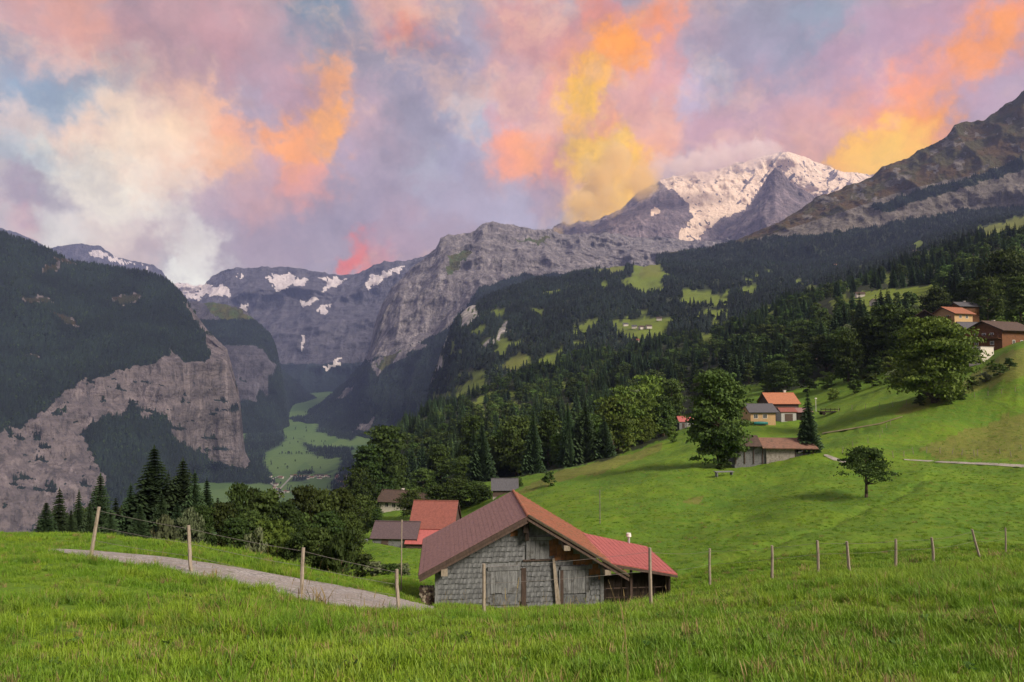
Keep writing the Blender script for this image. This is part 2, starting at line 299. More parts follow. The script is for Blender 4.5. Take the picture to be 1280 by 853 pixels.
# ------------------------------------------------------------------ terrain of the near hillside
cols = {
 -700:[(2.5,1060),(6.5,850),(10,755),(15,702),(20,675),(27,655),(35,650),(60,720),(120,800),(300,950),(900,900),(1500,760),(3600,605)],
 -200:[(2.5,1060),(6.5,850),(10,757),(15,706),(19,686),(23,676),(28,664),(34,658),(40,664),(60,720),(120,800),(300,950),(900,900),(1500,760),(3600,605)],
 0:[(2.5,1060),(6.5,850),(10,760),(15,712),(19,692),(23,683),(27,673),(32,666),(38,669),(60,730),(120,800),(300,950),(900,900),(1500,760),(3600,605)],
 100:[(2.5,1060),(6.5,850),(10,767),(14.5,719),(18,701),(20.5,692),(24,684),(28,672),(32,667),(38,671),(60,735),(120,800),(300,950),(900,900),(1500,760),(3600,605)],
 200:[(2.5,1060),(6.5,850),(10,775),(14,737),(17,716),(19.5,706),(22,698),(26,683),(30,675),(36,679),(60,735),(120,800),(300,950),(900,900),(1500,760),(3600,605)],
 300:[(2.5,1060),(6.5,850),(9,795),(12,757),(15,740),(17,731),(20,717),(22,709),(26,694),(30,690),(36,697),(60,740),(120,790),(300,930),(900,900),(1500,760),(3600,605)],
 400:[(2.5,1060),(6.5,850),(9,802),(12,773),(14,761),(16.5,752),(19,742),(21,735),(24,722),(28,716),(34,724),(45,742),(80,755),(120,755),(300,850),(900,900),(1500,760),(3600,605)],
 450:[(2.5,1060),(6.5,850),(9,804),(12,778),(15,762),(17,756),(20,747),(22.5,739),(26,730),(30,729),(36,735),(45,735),(80,705),(124,680),(160,668),(210,655),(260,660),(400,780),(900,900),(1500,760),(3600,605)],
 475:[(2.5,1060),(6.5,850),(9,805),(12,780),(15,764),(18,757),(21,751),(24,743),(28,738),(33,739),(45,732),(80,698),(124,679),(160,660),(210,640),(260,632),(400,650),(700,610),(1000,700),(1500,760),(3600,605)],
 500:[(2.5,1060),(6.5,850),(9,806),(12,782),(15,768),(18,761),(21,758),(24,752),(28,747),(33,746),(45,733),(80,700),(124,681),(160,660),(210,634),(260,624),(350,614),(500,575),(700,540),(850,545),(1200,690),(1800,680),(3600,605)],
 545:[(2.5,1060),(6.5,850),(9,806),(12,783),(15,771),(18,765),(22,762),(26,764),(33,764),(45,742),(80,702),(124,682),(160,655),(210,628),(260,615),(350,600),(500,560),(700,520),(900,506),(1200,520),(1700,510),(2000,490),(2300,440),(2450,430),(2800,600),(3600,605)],
 580:[(2.5,1060),(6.5,850),(10,798),(14,776),(19,764),(23,761),(28,768),(33,775),(45,752),(80,700),(124,676),(150,648),(190,612),(260,602),(400,572),(600,530),(900,500),(1300,488),(1800,455),(2100,412),(2350,378),(2500,373),(2900,480),(3600,550)],
 620:[(2.5,1060),(6.5,850),(10,800),(15,779),(20,768),(24,765),(28,771),(33,778),(45,755),(70,692),(100,652),(146,628),(180,605),(230,603),(400,562),(600,520),(900,487),(1300,462),(1800,418),(2300,372),(2600,356),(3200,470),(3600,520)],
 680:[(2.5,1060),(6.5,850),(10,798),(15,776),(20,765),(24,761),(28,766),(33,774),(45,745),(70,680),(100,638),(146,606),(180,592),(230,588),(400,550),(600,508),(900,470),(1300,440),(1800,395),(2300,358),(2700,341),(3200,400),(3600,450)],
 760:[(2.5,1060),(6.5,850),(10,797),(15,773),(20,764),(25,759),(28,762),(34,772),(45,732),(60,693),(80,655),(110,618),(150,588),(200,572),(260,565),(400,530),(600,488),(900,450),(1300,420),(1800,374),(2300,344),(2700,331),(3300,390),(3600,430)],
 840:[(2.5,1060),(6.5,850),(10,794),(15,766),(20,753),(25,746),(29,745),(36,753),(45,722),(60,688),(80,650),(110,608),(150,572),(200,549),(280,537),(400,505),(600,466),(900,432),(1300,403),(1800,362),(2300,336),(2700,326),(3300,390),(3600,430)],
 920:[(2.5,1060),(6.5,850),(10,788),(15,755),(20,739),(25,732),(30,730),(37,735),(48,703),(60,674),(80,640),(105,605),(135,578),(160,549),(190,527),(260,510),(400,470),(600,428),(750,412),(950,418),(1300,385),(1800,356),(2300,334),(2700,324),(3300,390),(3600,420)],
 1000:[(2.5,1060),(6.5,850),(10,784),(15,746),(20,727),(26,717),(32,714),(40,719),(50,690),(62,658),(80,625),(105,590),(135,566),(170,540),(190,523),(240,505),(300,474),(400,442),(600,395),(750,380),(1000,382),(1500,360),(2200,338),(2700,326),(3600,420)],
 1080:[(2.5,1060),(6.5,850),(10,780),(15,742),(20,723),(27,711),(33,708),(41,711),(52,676),(65,645),(82,621),(100,592),(120,570),(150,530),(180,503),(220,484),(300,436),(400,400),(500,372),(600,358),(800,356),(1500,340),(2200,325),(2700,318),(3600,400)],
 1160:[(2.5,1060),(6.5,850),(10,777),(15,739),(20,719),(27,704),(34,700),(42,703),(55,665),(70,630),(90,600),(112,573),(130,545),(150,503),(190,470),(240,442),(300,414),(400,388),(500,364),(600,340),(800,328),(1500,312),(2200,300),(2700,300),(3600,380)],
 1225:[(2.5,1060),(6.5,850),(10,775),(15,736),(20,717),(28,700),(35,696),(43,699),(55,662),(70,629),(90,600),(108,580),(128,543),(146,500),(160,470),(185,452),(215,432),(260,408),(350,385),(450,345),(600,318),(900,306),(1500,292),(2200,280),(2700,284),(3600,370)],
 1280:[(2.5,1060),(6.5,850),(10,773),(15,734),(20,715),(28,698),(36,693),(44,695),(55,660),(70,628),(88,600),(105,581),(125,542),(145,488),(160,436),(170,422),(185,430),(215,428),(260,402),(350,375),(450,330),(600,308),(900,296),(1500,280),(2200,268),(2700,272),(3600,360)],
 1500:[(2.5,1060),(6.5,850),(10,768),(15,728),(20,708),(28,688),(38,680),(46,680),(60,645),(80,600),(105,565),(125,520),(145,465),(165,410),(210,400),(260,380),(350,340),(450,290),(600,265),(900,250),(1500,235),(2200,225),(3600,300)],
 2200:[(2.5,1060),(6.5,850),(10,760),(15,718),(20,695),(28,672),(40,655),(60,610),(80,565),(105,525),(145,430),(165,375),(260,340),(450,230),(600,205),(900,190),(1500,175),(3600,200)]}
TA = np.array(sorted(cols), float); TLN = 420
TL = np.linspace(math.log(2.5), math.log(3600), TLN)
def smooth1(a, s):
    k = np.exp(-.5*(np.arange(-3*s, 3*s+1)/s)**2); k /= k.sum()
    return np.convolve(np.pad(a, 3*s, mode='edge'), k, 'valid')
G0 = []
for a in TA:
    kn = cols[int(a)]; G0.append(smooth1(np.interp(TL, [math.log(k[0]) for k in kn], [k[1] for k in kn]), 4))
G0 = np.array(G0)
AX = np.arange(-700, 2201, 10.0)
def pchipcols(xs, ys, xq):   # Catmull-Rom with limited tangents along axis 0
    h = np.diff(xs)[:, None]; d = np.diff(ys, axis=0)/h
    m = np.zeros_like(ys); m[1:-1] = np.where(d[:-1]*d[1:] > 0, 2*d[:-1]*d[1:]/np.where(np.abs(d[:-1]+d[1:]) < 1e-9, 1e-9, d[:-1]+d[1:]), 0); m[0] = d[0]; m[-1] = d[-1]
    i = np.clip(np.searchsorted(xs, xq)-1, 0, len(xs)-2); t = ((xq-xs[i])/(xs[i+1]-xs[i]))[:, None]; hh = h[i]
    return (2*t**3-3*t**2+1)*ys[i]+(t**3-2*t**2+t)*hh*m[i]+(-2*t**3+3*t**2)*ys[i+1]+(t**3-t**2)*hh*m[i+1]
GG = pchipcols(TA, G0, AX)
GULLY = [(700,745),(849,718),(964,684),(1021,663),(1086,638),(1161,598),(1204,584)]
def seg_dist(px, py, line):
    d = np.full(np.shape(px), 1e9)
    for (x1, y1), (x2, y2) in zip(line[:-1], line[1:]):
        t = np.clip(((px-x1)*(x2-x1)+(py-y1)*(y2-y1))/((x2-x1)**2+(y2-y1)**2), 0, 1)
        d = np.minimum(d, np.hypot(px-x1-t*(x2-x1), py-y1-t*(y2-y1)))
    return d
def zt(x, y):
    x = np.asarray(x, float); y = np.asarray(y, float); yy = np.maximum(y, 2.5)
    a = np.clip(640+F*x/yy, -699.9, 2199.9); l = np.clip(np.log(yy), TL[0], TL[-1]-1e-6)
    ai = (a+700)/10; i = np.clip(ai.astype(int), 0, len(AX)-2); fa = ai-i
    li = (l-TL[0])/(TL[1]-TL[0]); j = np.clip(li.astype(int), 0, TLN-2); fl = li-j
    py = (GG[i, j]*(1-fa)*(1-fl)+GG[i+1, j]*fa*(1-fl)+GG[i, j+1]*(1-fa)*fl+GG[i+1, j+1]*fa*fl)
    v = (426.5-py)/F
    z = yy*(math.sin(PITCH)+v*math.cos(PITCH))/(math.cos(PITCH)-v*math.sin(PITCH))
    wgt = np.clip((yy-3)/6, 0, 1)
    z = z + wgt*(.26*(fbm(x/2.2, y/2.2, 0, 4, 1)-.5) + .0)
    wm = np.clip((yy-40)/25, 0, 1)*np.clip((450-yy)/200, 0, 1)
    q = x*.55+y*.25
    z = z + wm*(2.6*(fbm(x/16, y/16, 3, 4, 2)-.5) + .75*(ridged(q/6, (x*.3-y*.6)/26, 2, 3, 8)-.5) + .3*(fbm(x/4, y/4, 5, 3, 4)-.5))
    z = z + np.clip((yy-350)/400, 0, 1)*(fbm(x/90, y/90, 1, 5, 6)-.5)*(14+yy*.012)
    z = z - .28*np.exp(-(seg_dist(a, py, GULLY)/3.2)**2)*np.clip((1195-a)/60, 0, 1)*np.clip((a-720)/60, 0, 1)*((yy > 42) & (yy < 125))
    return z
def gp(px, py, y0=3., y1=3000.):
    """ground point seen at a picture position: first crossing of the sight line with the land beyond y0"""
    Y = np.exp(np.linspace(math.log(y0), math.log(y1), 1500)); q = P(px, py, Y); d = q[:, 2]-zt(q[:, 0], q[:, 1])
    k = np.nonzero((d[:-1] > 0) & (d[1:] <= 0))[0]
    if len(k) == 0: k = [int(np.argmin(np.abs(d)))]
    k = k[0]; t = d[k]/(d[k]-d[k+1]+1e-9) if k+1 < len(d) else 0
    y = Y[k]*(1-t)+Y[min(k+1, 1499)]*t; q = P(px, py, y); return float(q[0]), float(q[1]), float(zt(q[0], q[1]))
def at(px, Y):
    x = (px-640)/F*Y; return x, Y, float(zt(x, Y))

FOREST = [[(430,660),(450,600),(470,622),(500,607),(545,604),(600,603),(640,597),(700,588),(760,574),(800,560),(835,548),(850,528),(870,515),(925,500),(940,492),(1000,487),(1040,468),(1100,462),(1160,452),(1215,452),(1240,400),(1285,385),(1500,380),(2200,300),(2200,100),(1500,240),(1280,262),(1160,292),(1000,318),(830,315),(700,330),(600,345),(560,375),(545,425),(520,485),(470,530),(440,600)]]
CLEAR = [[(1036,378),(1100,362),(1172,358),(1170,382),(1120,388),(1045,396)],[(858,364),(912,368),(908,383),(868,379)],[(764,402),(832,396),(838,414),(800,428),(772,420)],
 [(778,352),(802,328),(826,326),(834,362),(798,368)],[(736,338),(782,328),(778,342)],[(622,462),(650,438),(668,460),(640,468)],[(664,458),(702,434),(694,462)],[(576,482),(600,472),(614,486),(584,492)],
 [(532,500),(572,488),(562,503)],[(900,488),(962,478),(950,500),(905,506)],[(1222,286),(1280,270),(1290,292),(1236,298)],[(1140,322),(1165,318),(1160,330)],[(1060,445),(1100,436),(1110,462),(1050,468)],[(715,410),(745,398),(740,412)]]
TAN = [[(736,338),(782,328),(778,342)],[(622,462),(650,438),(668,460),(640,468)],[(532,500),(552,492),(552,503)],[(1222,286),(1280,270),(1290,292),(1236,298)],[(800,345),(812,328),(826,326),(828,345)],
 [(1120,520),(1280,470),(1290,425),(1240,450),(1180,495),(1130,505)],[(700,590),(760,575),(830,555),(830,562),(760,588),(660,615),(640,616)],[(1150,560),(1290,510),(1290,575),(1180,575)],[(845,630),(880,618),(878,632)]]
ROCKS = [[(516,492),(522,455),(535,425),(552,392),(572,363),(596,362),(604,388),(592,402),(566,415),(552,440),(548,470),(532,486)],[(600,432),(622,412),(640,396),(634,418),(612,434)]]
ROAD_N = [(40,688.5),(80,692.5),(120,700),(200,712),(300,733),(370,749),(420,760),(470,765),(545,767)]
ROAD_F = [(40,686.5),(80,687.5),(120,689.5),(200,696.5),(270,706),(350,720),(430,734),(490,747),(548,760)]
def road_band(px, py): return (px > 40) & (px < 560) & (py < np.interp(px, [p[0] for p in ROAD_N], [p[1] for p in ROAD_N])) & (py > np.interp(px, [p[0] for p in ROAD_F], [p[1] for p in ROAD_F]))

def rock_nodes(t, pos, c1, c2, c3, sc=1.):
    n1 = t.noise(t.mapping(pos, (1, 1, 2.5)), .006*sc, 8, .65); n2 = t.noise(t.mapping(pos, (1, 1, .25)), .03*sc, 7, .7)
    n3 = t.noise(t.mapping(pos, (.15, .15, 3)), .02*sc, 5, .6, 1.0); n4 = t.noise(t.mapping(pos, (1, 1, .10)), .011*sc, 6, .65, .4)
    col = t.mix(t.ramp(n1, .35, .65), c1, c2); col = t.mix(t.math('MULTIPLY', t.ramp(n2, .5, .66), .8), col, c3)
    col = t.mix(t.math('MULTIPLY', t.ramp(n3, .52, .66), .45), col, tuple(x*.45 for x in c1))
    col = t.mix(t.math('MULTIPLY', t.ramp(n4, .54, .64), .55), col, tuple(x*1.55 for x in c1)); col = t.mix(t.math('MULTIPLY', t.ramp(n4, .47, .38), .6), col, c3)
    return col, t.math('ADD', t.math('ADD', n1, n2), n4)
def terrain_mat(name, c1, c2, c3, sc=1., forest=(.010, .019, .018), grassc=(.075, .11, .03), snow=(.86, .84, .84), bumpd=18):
    m, t, b, _ = newmat(name); pos = t.node('ShaderNodeNewGeometry').outputs['Position']
    col, h = rock_nodes(t, pos, c1, c2, c3, sc)
    nf = t.noise(pos, .03, 5, .7)
    edge = t.math('MULTIPLY', t.math('SUBTRACT', nf, .5), .9)
    def m01(a): return t.ramp(t.math('ADD', t.attr(a), edge), .35, .62)
    gcol = t.mix(t.ramp(t.noise(pos, .012, 5, .6), .4, .6), grassc, tuple(x*f for x, f in zip(grassc, (1.25, .85, .8))))
    col = t.mix(m01('grass'), col, gcol)
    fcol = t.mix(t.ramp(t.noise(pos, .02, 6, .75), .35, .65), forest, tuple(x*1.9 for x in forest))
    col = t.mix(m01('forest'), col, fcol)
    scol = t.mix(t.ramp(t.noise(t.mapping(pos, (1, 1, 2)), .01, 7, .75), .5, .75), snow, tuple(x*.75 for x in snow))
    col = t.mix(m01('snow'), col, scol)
    t.put(b.inputs['Base Color'], col); b.inputs['Roughness'].default_value = .95
    bump(t, b, t.math('ADD', h, nf), .8, bumpd)
    return m

# hillside material: grass, dry grass, forest floor, rock
m, t, b, _ = newmat('hillside_turf'); pos = t.node('ShaderNodeNewGeometry').outputs['Position']
a1 = t.noise(pos, .09, 5, .6); a2 = t.noise(pos, .8, 6, .7); a3 = t.noise(t.mapping(pos, (1, .55, 1), (0, 0, .5)), .35, 6, .65, .6); a4 = t.noise(pos, 5.5, 4, .7)
g = t.mix(t.ramp(a1, .35, .65), (.112, .205, .013), (.070, .162, .015))
g = t.mix(t.math('MULTIPLY', t.ramp(a2, .42, .72), .55), g, (.165, .195, .024))
g = t.mix(t.math('MULTIPLY', t.ramp(a3, .48, .66), .75), g, (.075, .145, .014))
g = t.mix(t.math('MULTIPLY', t.ramp(a4, .5, .75), .6), g, (.07, .125, .012))
dry = t.mix(t.ramp(a2, .35, .7), (.165, .150, .042), (.095, .125, .022))
g = t.mix(t.math('MULTIPLY', t.ramp(t.math('ADD', t.attr('dry'), t.math('MULTIPLY', t.math('SUBTRACT', a2, .5), 1.3)), .3, .8), .75), g, dry)
rc, rh = rock_nodes(t, pos, (.40, .385, .37), (.22, .21, .21), (.09, .10, .08), 2.5)
g = t.mix(t.ramp(t.math('ADD', t.attr('rock'), t.math('MULTIPLY', t.math('SUBTRACT', t.noise(pos, .03, 5, .7), .5), 1.4)), .35, .6), g, rc)
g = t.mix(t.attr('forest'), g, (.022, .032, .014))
t.put(b.inputs['Base Color'], g); b.inputs['Roughness'].default_value = .95
bump(t, b, t.math('ADD', t.math('MULTIPLY', a4, .25), t.math('ADD', a2, t.math('MULTIPLY', a3, 1.5))), .7, .35)
M_hill = m

ax = np.concatenate([np.arange(-700, -60, 20.), np.arange(-60, 1340, 2.4), np.arange(1340, 2200, 20.)])
ly = np.concatenate([np.linspace(math.log(2.5), math.log(200), 290), np.linspace(math.log(200), math.log(3590), 190)[1:]])
AA, LL = np.meshgrid(ax, ly); YY = np.exp(LL); XX = (AA-640)/F*YY; ZZ = zt(XX, YY)
V = np.stack([XX, YY, ZZ], -1); hpx, hpy = proj(V)
rk = mask(hpx, hpy, ROCKS, 9, 9)*(YY > 1500)*(fbm(hpx/5, hpy/8, 0, 4, 3) > .40)
clear_m = mask(hpx, hpy, CLEAR, 8, 9); clear_m = np.maximum(clear_m, ((fbm(hpx/26, hpy/13, 0, 4, 66) > .685) & (YY > 420) & (YY < 2200) & (hpx > 560)).astype(float))
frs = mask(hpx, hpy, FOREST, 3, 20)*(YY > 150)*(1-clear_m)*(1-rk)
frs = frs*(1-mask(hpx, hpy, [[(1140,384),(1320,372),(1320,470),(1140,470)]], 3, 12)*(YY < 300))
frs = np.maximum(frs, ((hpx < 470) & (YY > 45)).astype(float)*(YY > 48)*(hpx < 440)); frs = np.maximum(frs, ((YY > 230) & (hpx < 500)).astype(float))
dry_m = mask(hpx, hpy, TAN, 5, 22) + .62*(YY > 380) + .35*((YY > 100) & (hpx > 1090) & (hpy > 470)) + .25*((YY < 18) & (hpx < 330))
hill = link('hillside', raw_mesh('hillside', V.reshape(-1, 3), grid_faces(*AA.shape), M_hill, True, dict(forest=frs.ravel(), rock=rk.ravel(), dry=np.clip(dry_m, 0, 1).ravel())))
tag(hill, kind='structure')

# ground just behind and beside the camera (the same knoll going on)
gx, gy = np.meshgrid(np.linspace(-60, 60, 60), np.linspace(-40, 2.6, 30)); r = 1-np.clip((gy+40)/42, 0, 1)
gz = -1.73+.02*np.sin(gx) + np.abs(gx)*-.03 - .15*gy*0 - .2
gz = np.minimum(gz, -1.9)
tag(link('knoll_ground', raw_mesh('knoll_ground', np.stack([gx, gy, gz-.3], -1).reshape(-1, 3), grid_faces(*gx.shape), M_hill, True, dict(forest=0*gx.ravel(), rock=0*gx.ravel(), dry=0*gx.ravel()))), kind='structure')

# ------------------------------------------------------------------ mountains
def pl(line, px, k):
    return np.interp(px, [p[0] for p in line], [p[k] for p in line])
def mountain(name, lines, px0, px1, dpx, subs, amp, wl, mat, masks, zs=.4, seed=0, zamp=.3, sky_jag=1.2):
    c = np.arange(px0, px1+dpx, dpx); rows = []
    L = [(pl(l, c, 1), pl(l, c, 2)) for l in lines]
    for k in range(len(L)-1):
        for s in range(subs[k]):
            q = s/subs[k]; rows.append((L[k][0]*(1-q)+L[k+1][0]*q, L[k][1]*(1-q)+L[k+1][1]*q))
    rows.append(L[-1])
    py = np.array([r_[0] for r_ in rows]); Y = np.array([r_[1] for r_ in rows]); px = np.broadcast_to(c, py.shape)
    V = P(px, py, Y)
    x, y, z = V[..., 0]/wl, V[..., 1]/wl, V[..., 2]/wl
    n = ridged(x, y, z*zs, 7, seed, .55)-.5; n2 = fbm(x*.6, y*.6, z*1.6, 5, seed+50)-.5; strata = vnoise(x*.3, y*.3, z*5, seed+9)-.5
    ridge = ridged(x*.45, y*.45, z*zs*.5, 4, seed+80)-.5
    D = amp*(n*1.1 + ridge*1.3 + n2*.8 + strata*.35)
    hor = V[..., :2]/np.linalg.norm(V[..., :2], axis=-1, keepdims=True)
    V = V.copy(); V[..., :2] -= hor*D[..., None]
    V[..., 2] += amp*zamp*(n2+.6*n) + sky_jag*Y/F*2.2*(ridged(px/9., 0*px, Y/900, 4, seed+30)-.5)
    qx, qy = proj(V); at_ = {k: 0*qx for k in ('snow', 'forest', 'grass')}
    for k, polys in masks.items():
        if polys == 'all': at_[k] = 1+0*qx
        elif callable(polys): at_[k] = polys(qx, qy, V)
        else: at_[k] = mask(qx, qy, polys, 6, 6, seed+2)*((fbm(qx/5, qy/4, 0, 4, seed) > .27) if k == 'snow' else 1)
        if k == 'snow' and polys and amp == 180: at_[k] = at_[k]*(1-np.clip((ridged((qx+qy*.8)/15, (qy-qx*.2)/46, 0, 4, 9)-.60)*9, 0, 1)*np.clip((qx-895)/30, 0, 1))*(1-np.clip((ridged((qx-qy)/9, qy/24, 0, 4, 19)-.74)*9, 0, 1))
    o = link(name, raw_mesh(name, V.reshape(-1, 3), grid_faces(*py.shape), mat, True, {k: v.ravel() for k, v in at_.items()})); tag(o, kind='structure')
    return V, qx, qy, at_

MR_left = terrain_mat('cliff_rock_left', (.235, .205, .215), (.15, .135, .15), (.065, .064, .075), 2.2, grassc=(.042, .048, .026), bumpd=45)
MR_grey = terrain_mat('grey_limestone', (.29, .27, .285), (.19, .175, .195), (.09, .088, .10), 1.6, bumpd=55)
MR_high = terrain_mat('high_rock', (.25, .205, .225), (.17, .14, .16), (.085, .075, .085), 1., snow=(.94, .76, .62), bumpd=60)  # peach snow: warm evening light on the peaks put into its colour
MR_back = terrain_mat('back_rock', (.12, .115, .14), (.08, .078, .10), (.04, .04, .055), 1., snow=(.75, .70, .72), bumpd=60)
MR_ridge = terrain_mat('alp_ridge', (.15, .135, .12), (.22, .20, .185), (.06, .055, .045), 1.6, grassc=(.075, .070, .030), forest=(.022, .03, .018), bumpd=35)

# far horizon mountains in mist (left) and the glacier wall at the valley head
mountain('far_mountains', [[(-400,310,9500),(0,289,9500),(20,291,9500),(45,302,9600),(62,312,9600),(85,305,9600),(125,307,9600),(142,320,9600),(175,329,9600),(192,331,9600),(203,338,9600),(214,352,9600),(260,380,9600)],
 [(-400,420,8500),(0,420,8500),(260,470,8500)]], -400, 260, 2., [60], 160, 500, MR_back,
 dict(snow=[[(180,333),(188,333),(186,337)],[(118,312),(145,322),(170,330),(150,330),(110,318)]]), seed=3)
mountain('valley_head_wall', [[(150,392,10500),(300,370,10500),(620,360,10500)],
 [(150,360,8600),(225,353,8600),(255,356,8600),(264,345,8600),(282,338,8500),(330,335,8500),(376,338,8500),(398,343,8400),(430,347,8400),(445,345,8300),(460,336,8200),(500,329,8200),(530,322,8200),(620,318,8200)],
 [(150,385,8200),(300,372,7900),(450,380,7700),(620,370,7600)],
 [(150,450,7400),(300,440,7000),(450,440,6800),(620,430,6800)],
 [(150,560,6800),(300,545,6200),(450,540,6000),(620,540,6000)]], 150, 620, 1.6, [6, 36, 50, 50], 300, 640, MR_back,
 dict(snow=[[(215,354),(255,354),(285,360),(283,371),(255,368),(250,376),(235,372),(215,365)],[(330,346),(362,343),(386,350),(380,358),(360,358),(348,367),(340,355)],[(298,342),(305,344),(300,351)],[(296,380),(309,381),(307,390),(300,386)],
  [(398,345),(432,349),(425,356),(412,360),(402,368),(408,354)],[(372,378),(396,370),(402,374),(382,384)],[(396,388),(412,380),(404,394)],[(376,420),(381,421),(377,440),(374,442)],[(403,460),(425,448),(430,450),(408,464)],[(455,352),(475,345),(480,350),(460,362)],[(462,345),(505,332),(500,340),(470,352)]],
  forest=lambda x, y, V: (y > 455+12*(fbm(x/30, y/30, 0, 3, 4)-.5)).astype(float)*.85), seed=11)
VG, gqx, _, ga = mountain('left_spur', [[(180,420,6000),(300,420,6000),(470,560,6000)],
 [(180,372,5000),(240,378,5000),(262,378,4900),(285,380,4800),(305,388,4700),(322,402,4700),(338,416,4700),(346,437,4700),(352,470,4700),(357,500,4700),(362,530,4700),(370,565,4700),(470,600,4700)],
 [(180,440,4400),(285,432,4300),(330,440,4300),(346,465,4300),(357,510,4300),(370,570,4300),(470,605,4300)],
 [(180,500,4250),(285,498,4100),(322,506,4100),(340,508,4150),(352,525,4200),(370,575,4200),(470,610,4200)],
 [(180,600,3900),(330,545,4050),(352,548,4100),(370,585,4050),(470,620,4050)]], 180, 470, 1.5, [4, 40, 44, 44], 110, 330, MR_back,
 dict(forest=lambda x, y, V: (((y > 400) & (y < 432)) | (y > 500) | (x > 335) | (mask(x, y, [[(275,432),(310,420),(330,440),(350,470),(345,500),(300,470)]], 7, 16) < .5) & (y > 408)).astype(float)*(mask(x, y, [[(286,450),(322,438),(345,455),(338,470),(310,462),(300,475),(322,480),(324,505),(290,500)]], 5, 9) < .5),
  grass=[[(255,378),(285,378),(325,403),(335,415),(300,408),(265,395)]]), seed=21)

# grey cliff mountain in the middle, its wooded foot running down into the valley
VCm, cqx, _, ca = mountain('grey_cliff_mountain', [[(330,600,6600),(420,560,6600),(470,480,6600),(600,330,6600),(1000,340,6600)],
 [(330,548,5200),(365,526,5200),(400,505,5100),(430,480,5000),(455,452,4900),(462,438,4850),(468,405,4850),(478,380,4850),(490,358,4850),(505,343,4900),(522,330,4950),(545,316,5000),(551,303,5000),(560,297,5000),(594,291,5050),(603,280,5050),(615,277,5050),(642,279,5050),(660,283,5050),(688,286,5100),(700,293,5200),(760,292,5400),(860,300,5600),(1000,310,5800)],
 [(330,549,5100),(400,510,4900),(450,462,4600),(462,450,4550),(475,420,4500),(500,375,4550),(540,345,4600),(600,315,4650),(700,312,4800),(860,312,5000),(1000,316,5200)],
 [(330,548,4900),(372,524,4800),(400,518,4600),(440,490,4400),(462,462,4200),(500,437,4200),(540,415,4200),(562,392,4200),(600,362,4200),(700,342,4400),(1000,330,4700)],
 [(330,530,4700),(372,523,4600),(400,536,4250),(440,548,3900),(470,553,3750),(500,540,3600),(560,490,3500),(620,430,3500),(1000,400,4000)],
 [(330,552,4600),(372,535,4500),(400,552,4150),(440,566,3800),(470,575,3600),(500,590,3200),(620,560,3000),(1000,500,3500)]], 330, 1000, 1.5, [4, 34, 56, 44, 24], 150, 330, MR_grey,
 dict(forest=lambda x, y, V: ((y > np.interp(x, [330,460,500,530,552,575,600,640,700,1000], [400,452,440,425,415,395,362,345,340,330])+14*(fbm(x/14, y/14, 0, 4, 4)-.5)) & (mask(x, y, [[(462,452),(520,428),(535,432),(500,450),(470,470)],[(440,540),(470,520),(460,540)],[(455,560),(468,556),(460,572)],[(418,500),(445,480),(430,500)]], 5, 9) < .5)).astype(float),
  grass=[[(560,320),(590,310),(575,335),(560,345)],[(470,455),(500,437),(480,470)],[(640,300),(690,296),(680,304)]]), zs=.3, seed=31)

# the snow mountain behind the clouds and the dark pointed spur in front of it
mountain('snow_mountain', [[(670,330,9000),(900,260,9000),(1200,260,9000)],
 [(670,312,7600),(686,294,7600),(692,281,7600),(704,276,7600),(716,281,7500),(735,275,7500),(760,266,7500),(782,254,7500),(796,240,7500),(812,231,7500),(824,226,7500),(838,221,7500),(856,219,7500),(880,214,7600),(905,207,7700),(935,199,7700),(960,193,7700),(990,187,7700),(1012,196,7700),(1040,207,7700),(1072,212,7700),(1095,216,7700),(1120,222,7700),(1200,240,7700)],
 [(670,318,7000),(700,296,7000),(760,278,6900),(800,256,6950),(830,240,7000),(880,232,7200),(960,228,7300),(1040,226,7300),(1200,262,7300)],
 [(670,325,6500),(760,300,6400),(830,280,6500),(900,272,6600),(960,262,6800),(1040,240,6900),(1200,280,6900)],
 [(670,350,6000),(760,338,6000),(860,325,6000),(960,330,6300),(1200,330,6300)]], 670, 1200, 1.3, [4, 34, 34, 40], 180, 560, MR_high,
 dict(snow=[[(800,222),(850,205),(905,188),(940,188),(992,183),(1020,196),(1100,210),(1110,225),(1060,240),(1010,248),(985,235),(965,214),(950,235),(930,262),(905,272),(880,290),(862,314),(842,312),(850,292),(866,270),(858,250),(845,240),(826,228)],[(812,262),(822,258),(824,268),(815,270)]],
  forest=[]), seed=41, zs=.6)
mountain('pointed_rock_spur', [[(850,345,6900),(968,250,6900),(1120,330,6900)],
 [(850,330,6100),(868,316,6100),(885,305,6100),(905,292,6000),(925,275,6000),(940,255,6000),(950,236,6000),(960,222,6000),(969,213,6000),(978,218,6000),(990,231,6000),(1005,240,6000),(1020,248,6000),(1050,270,6000),(1120,320,6000)],
 [(850,345,5500),(940,300,5450),(969,280,5400),(1020,290,5500),(1120,330,5500)],
 [(850,360,5000),(969,340,5000),(1120,345,5000)]], 850, 1120, 1.3, [4, 50, 30], 120, 420, MR_high,
 dict(snow=[[(850,312),(872,300),(900,283),(880,300),(865,318)]]), seed=51, zs=.5)

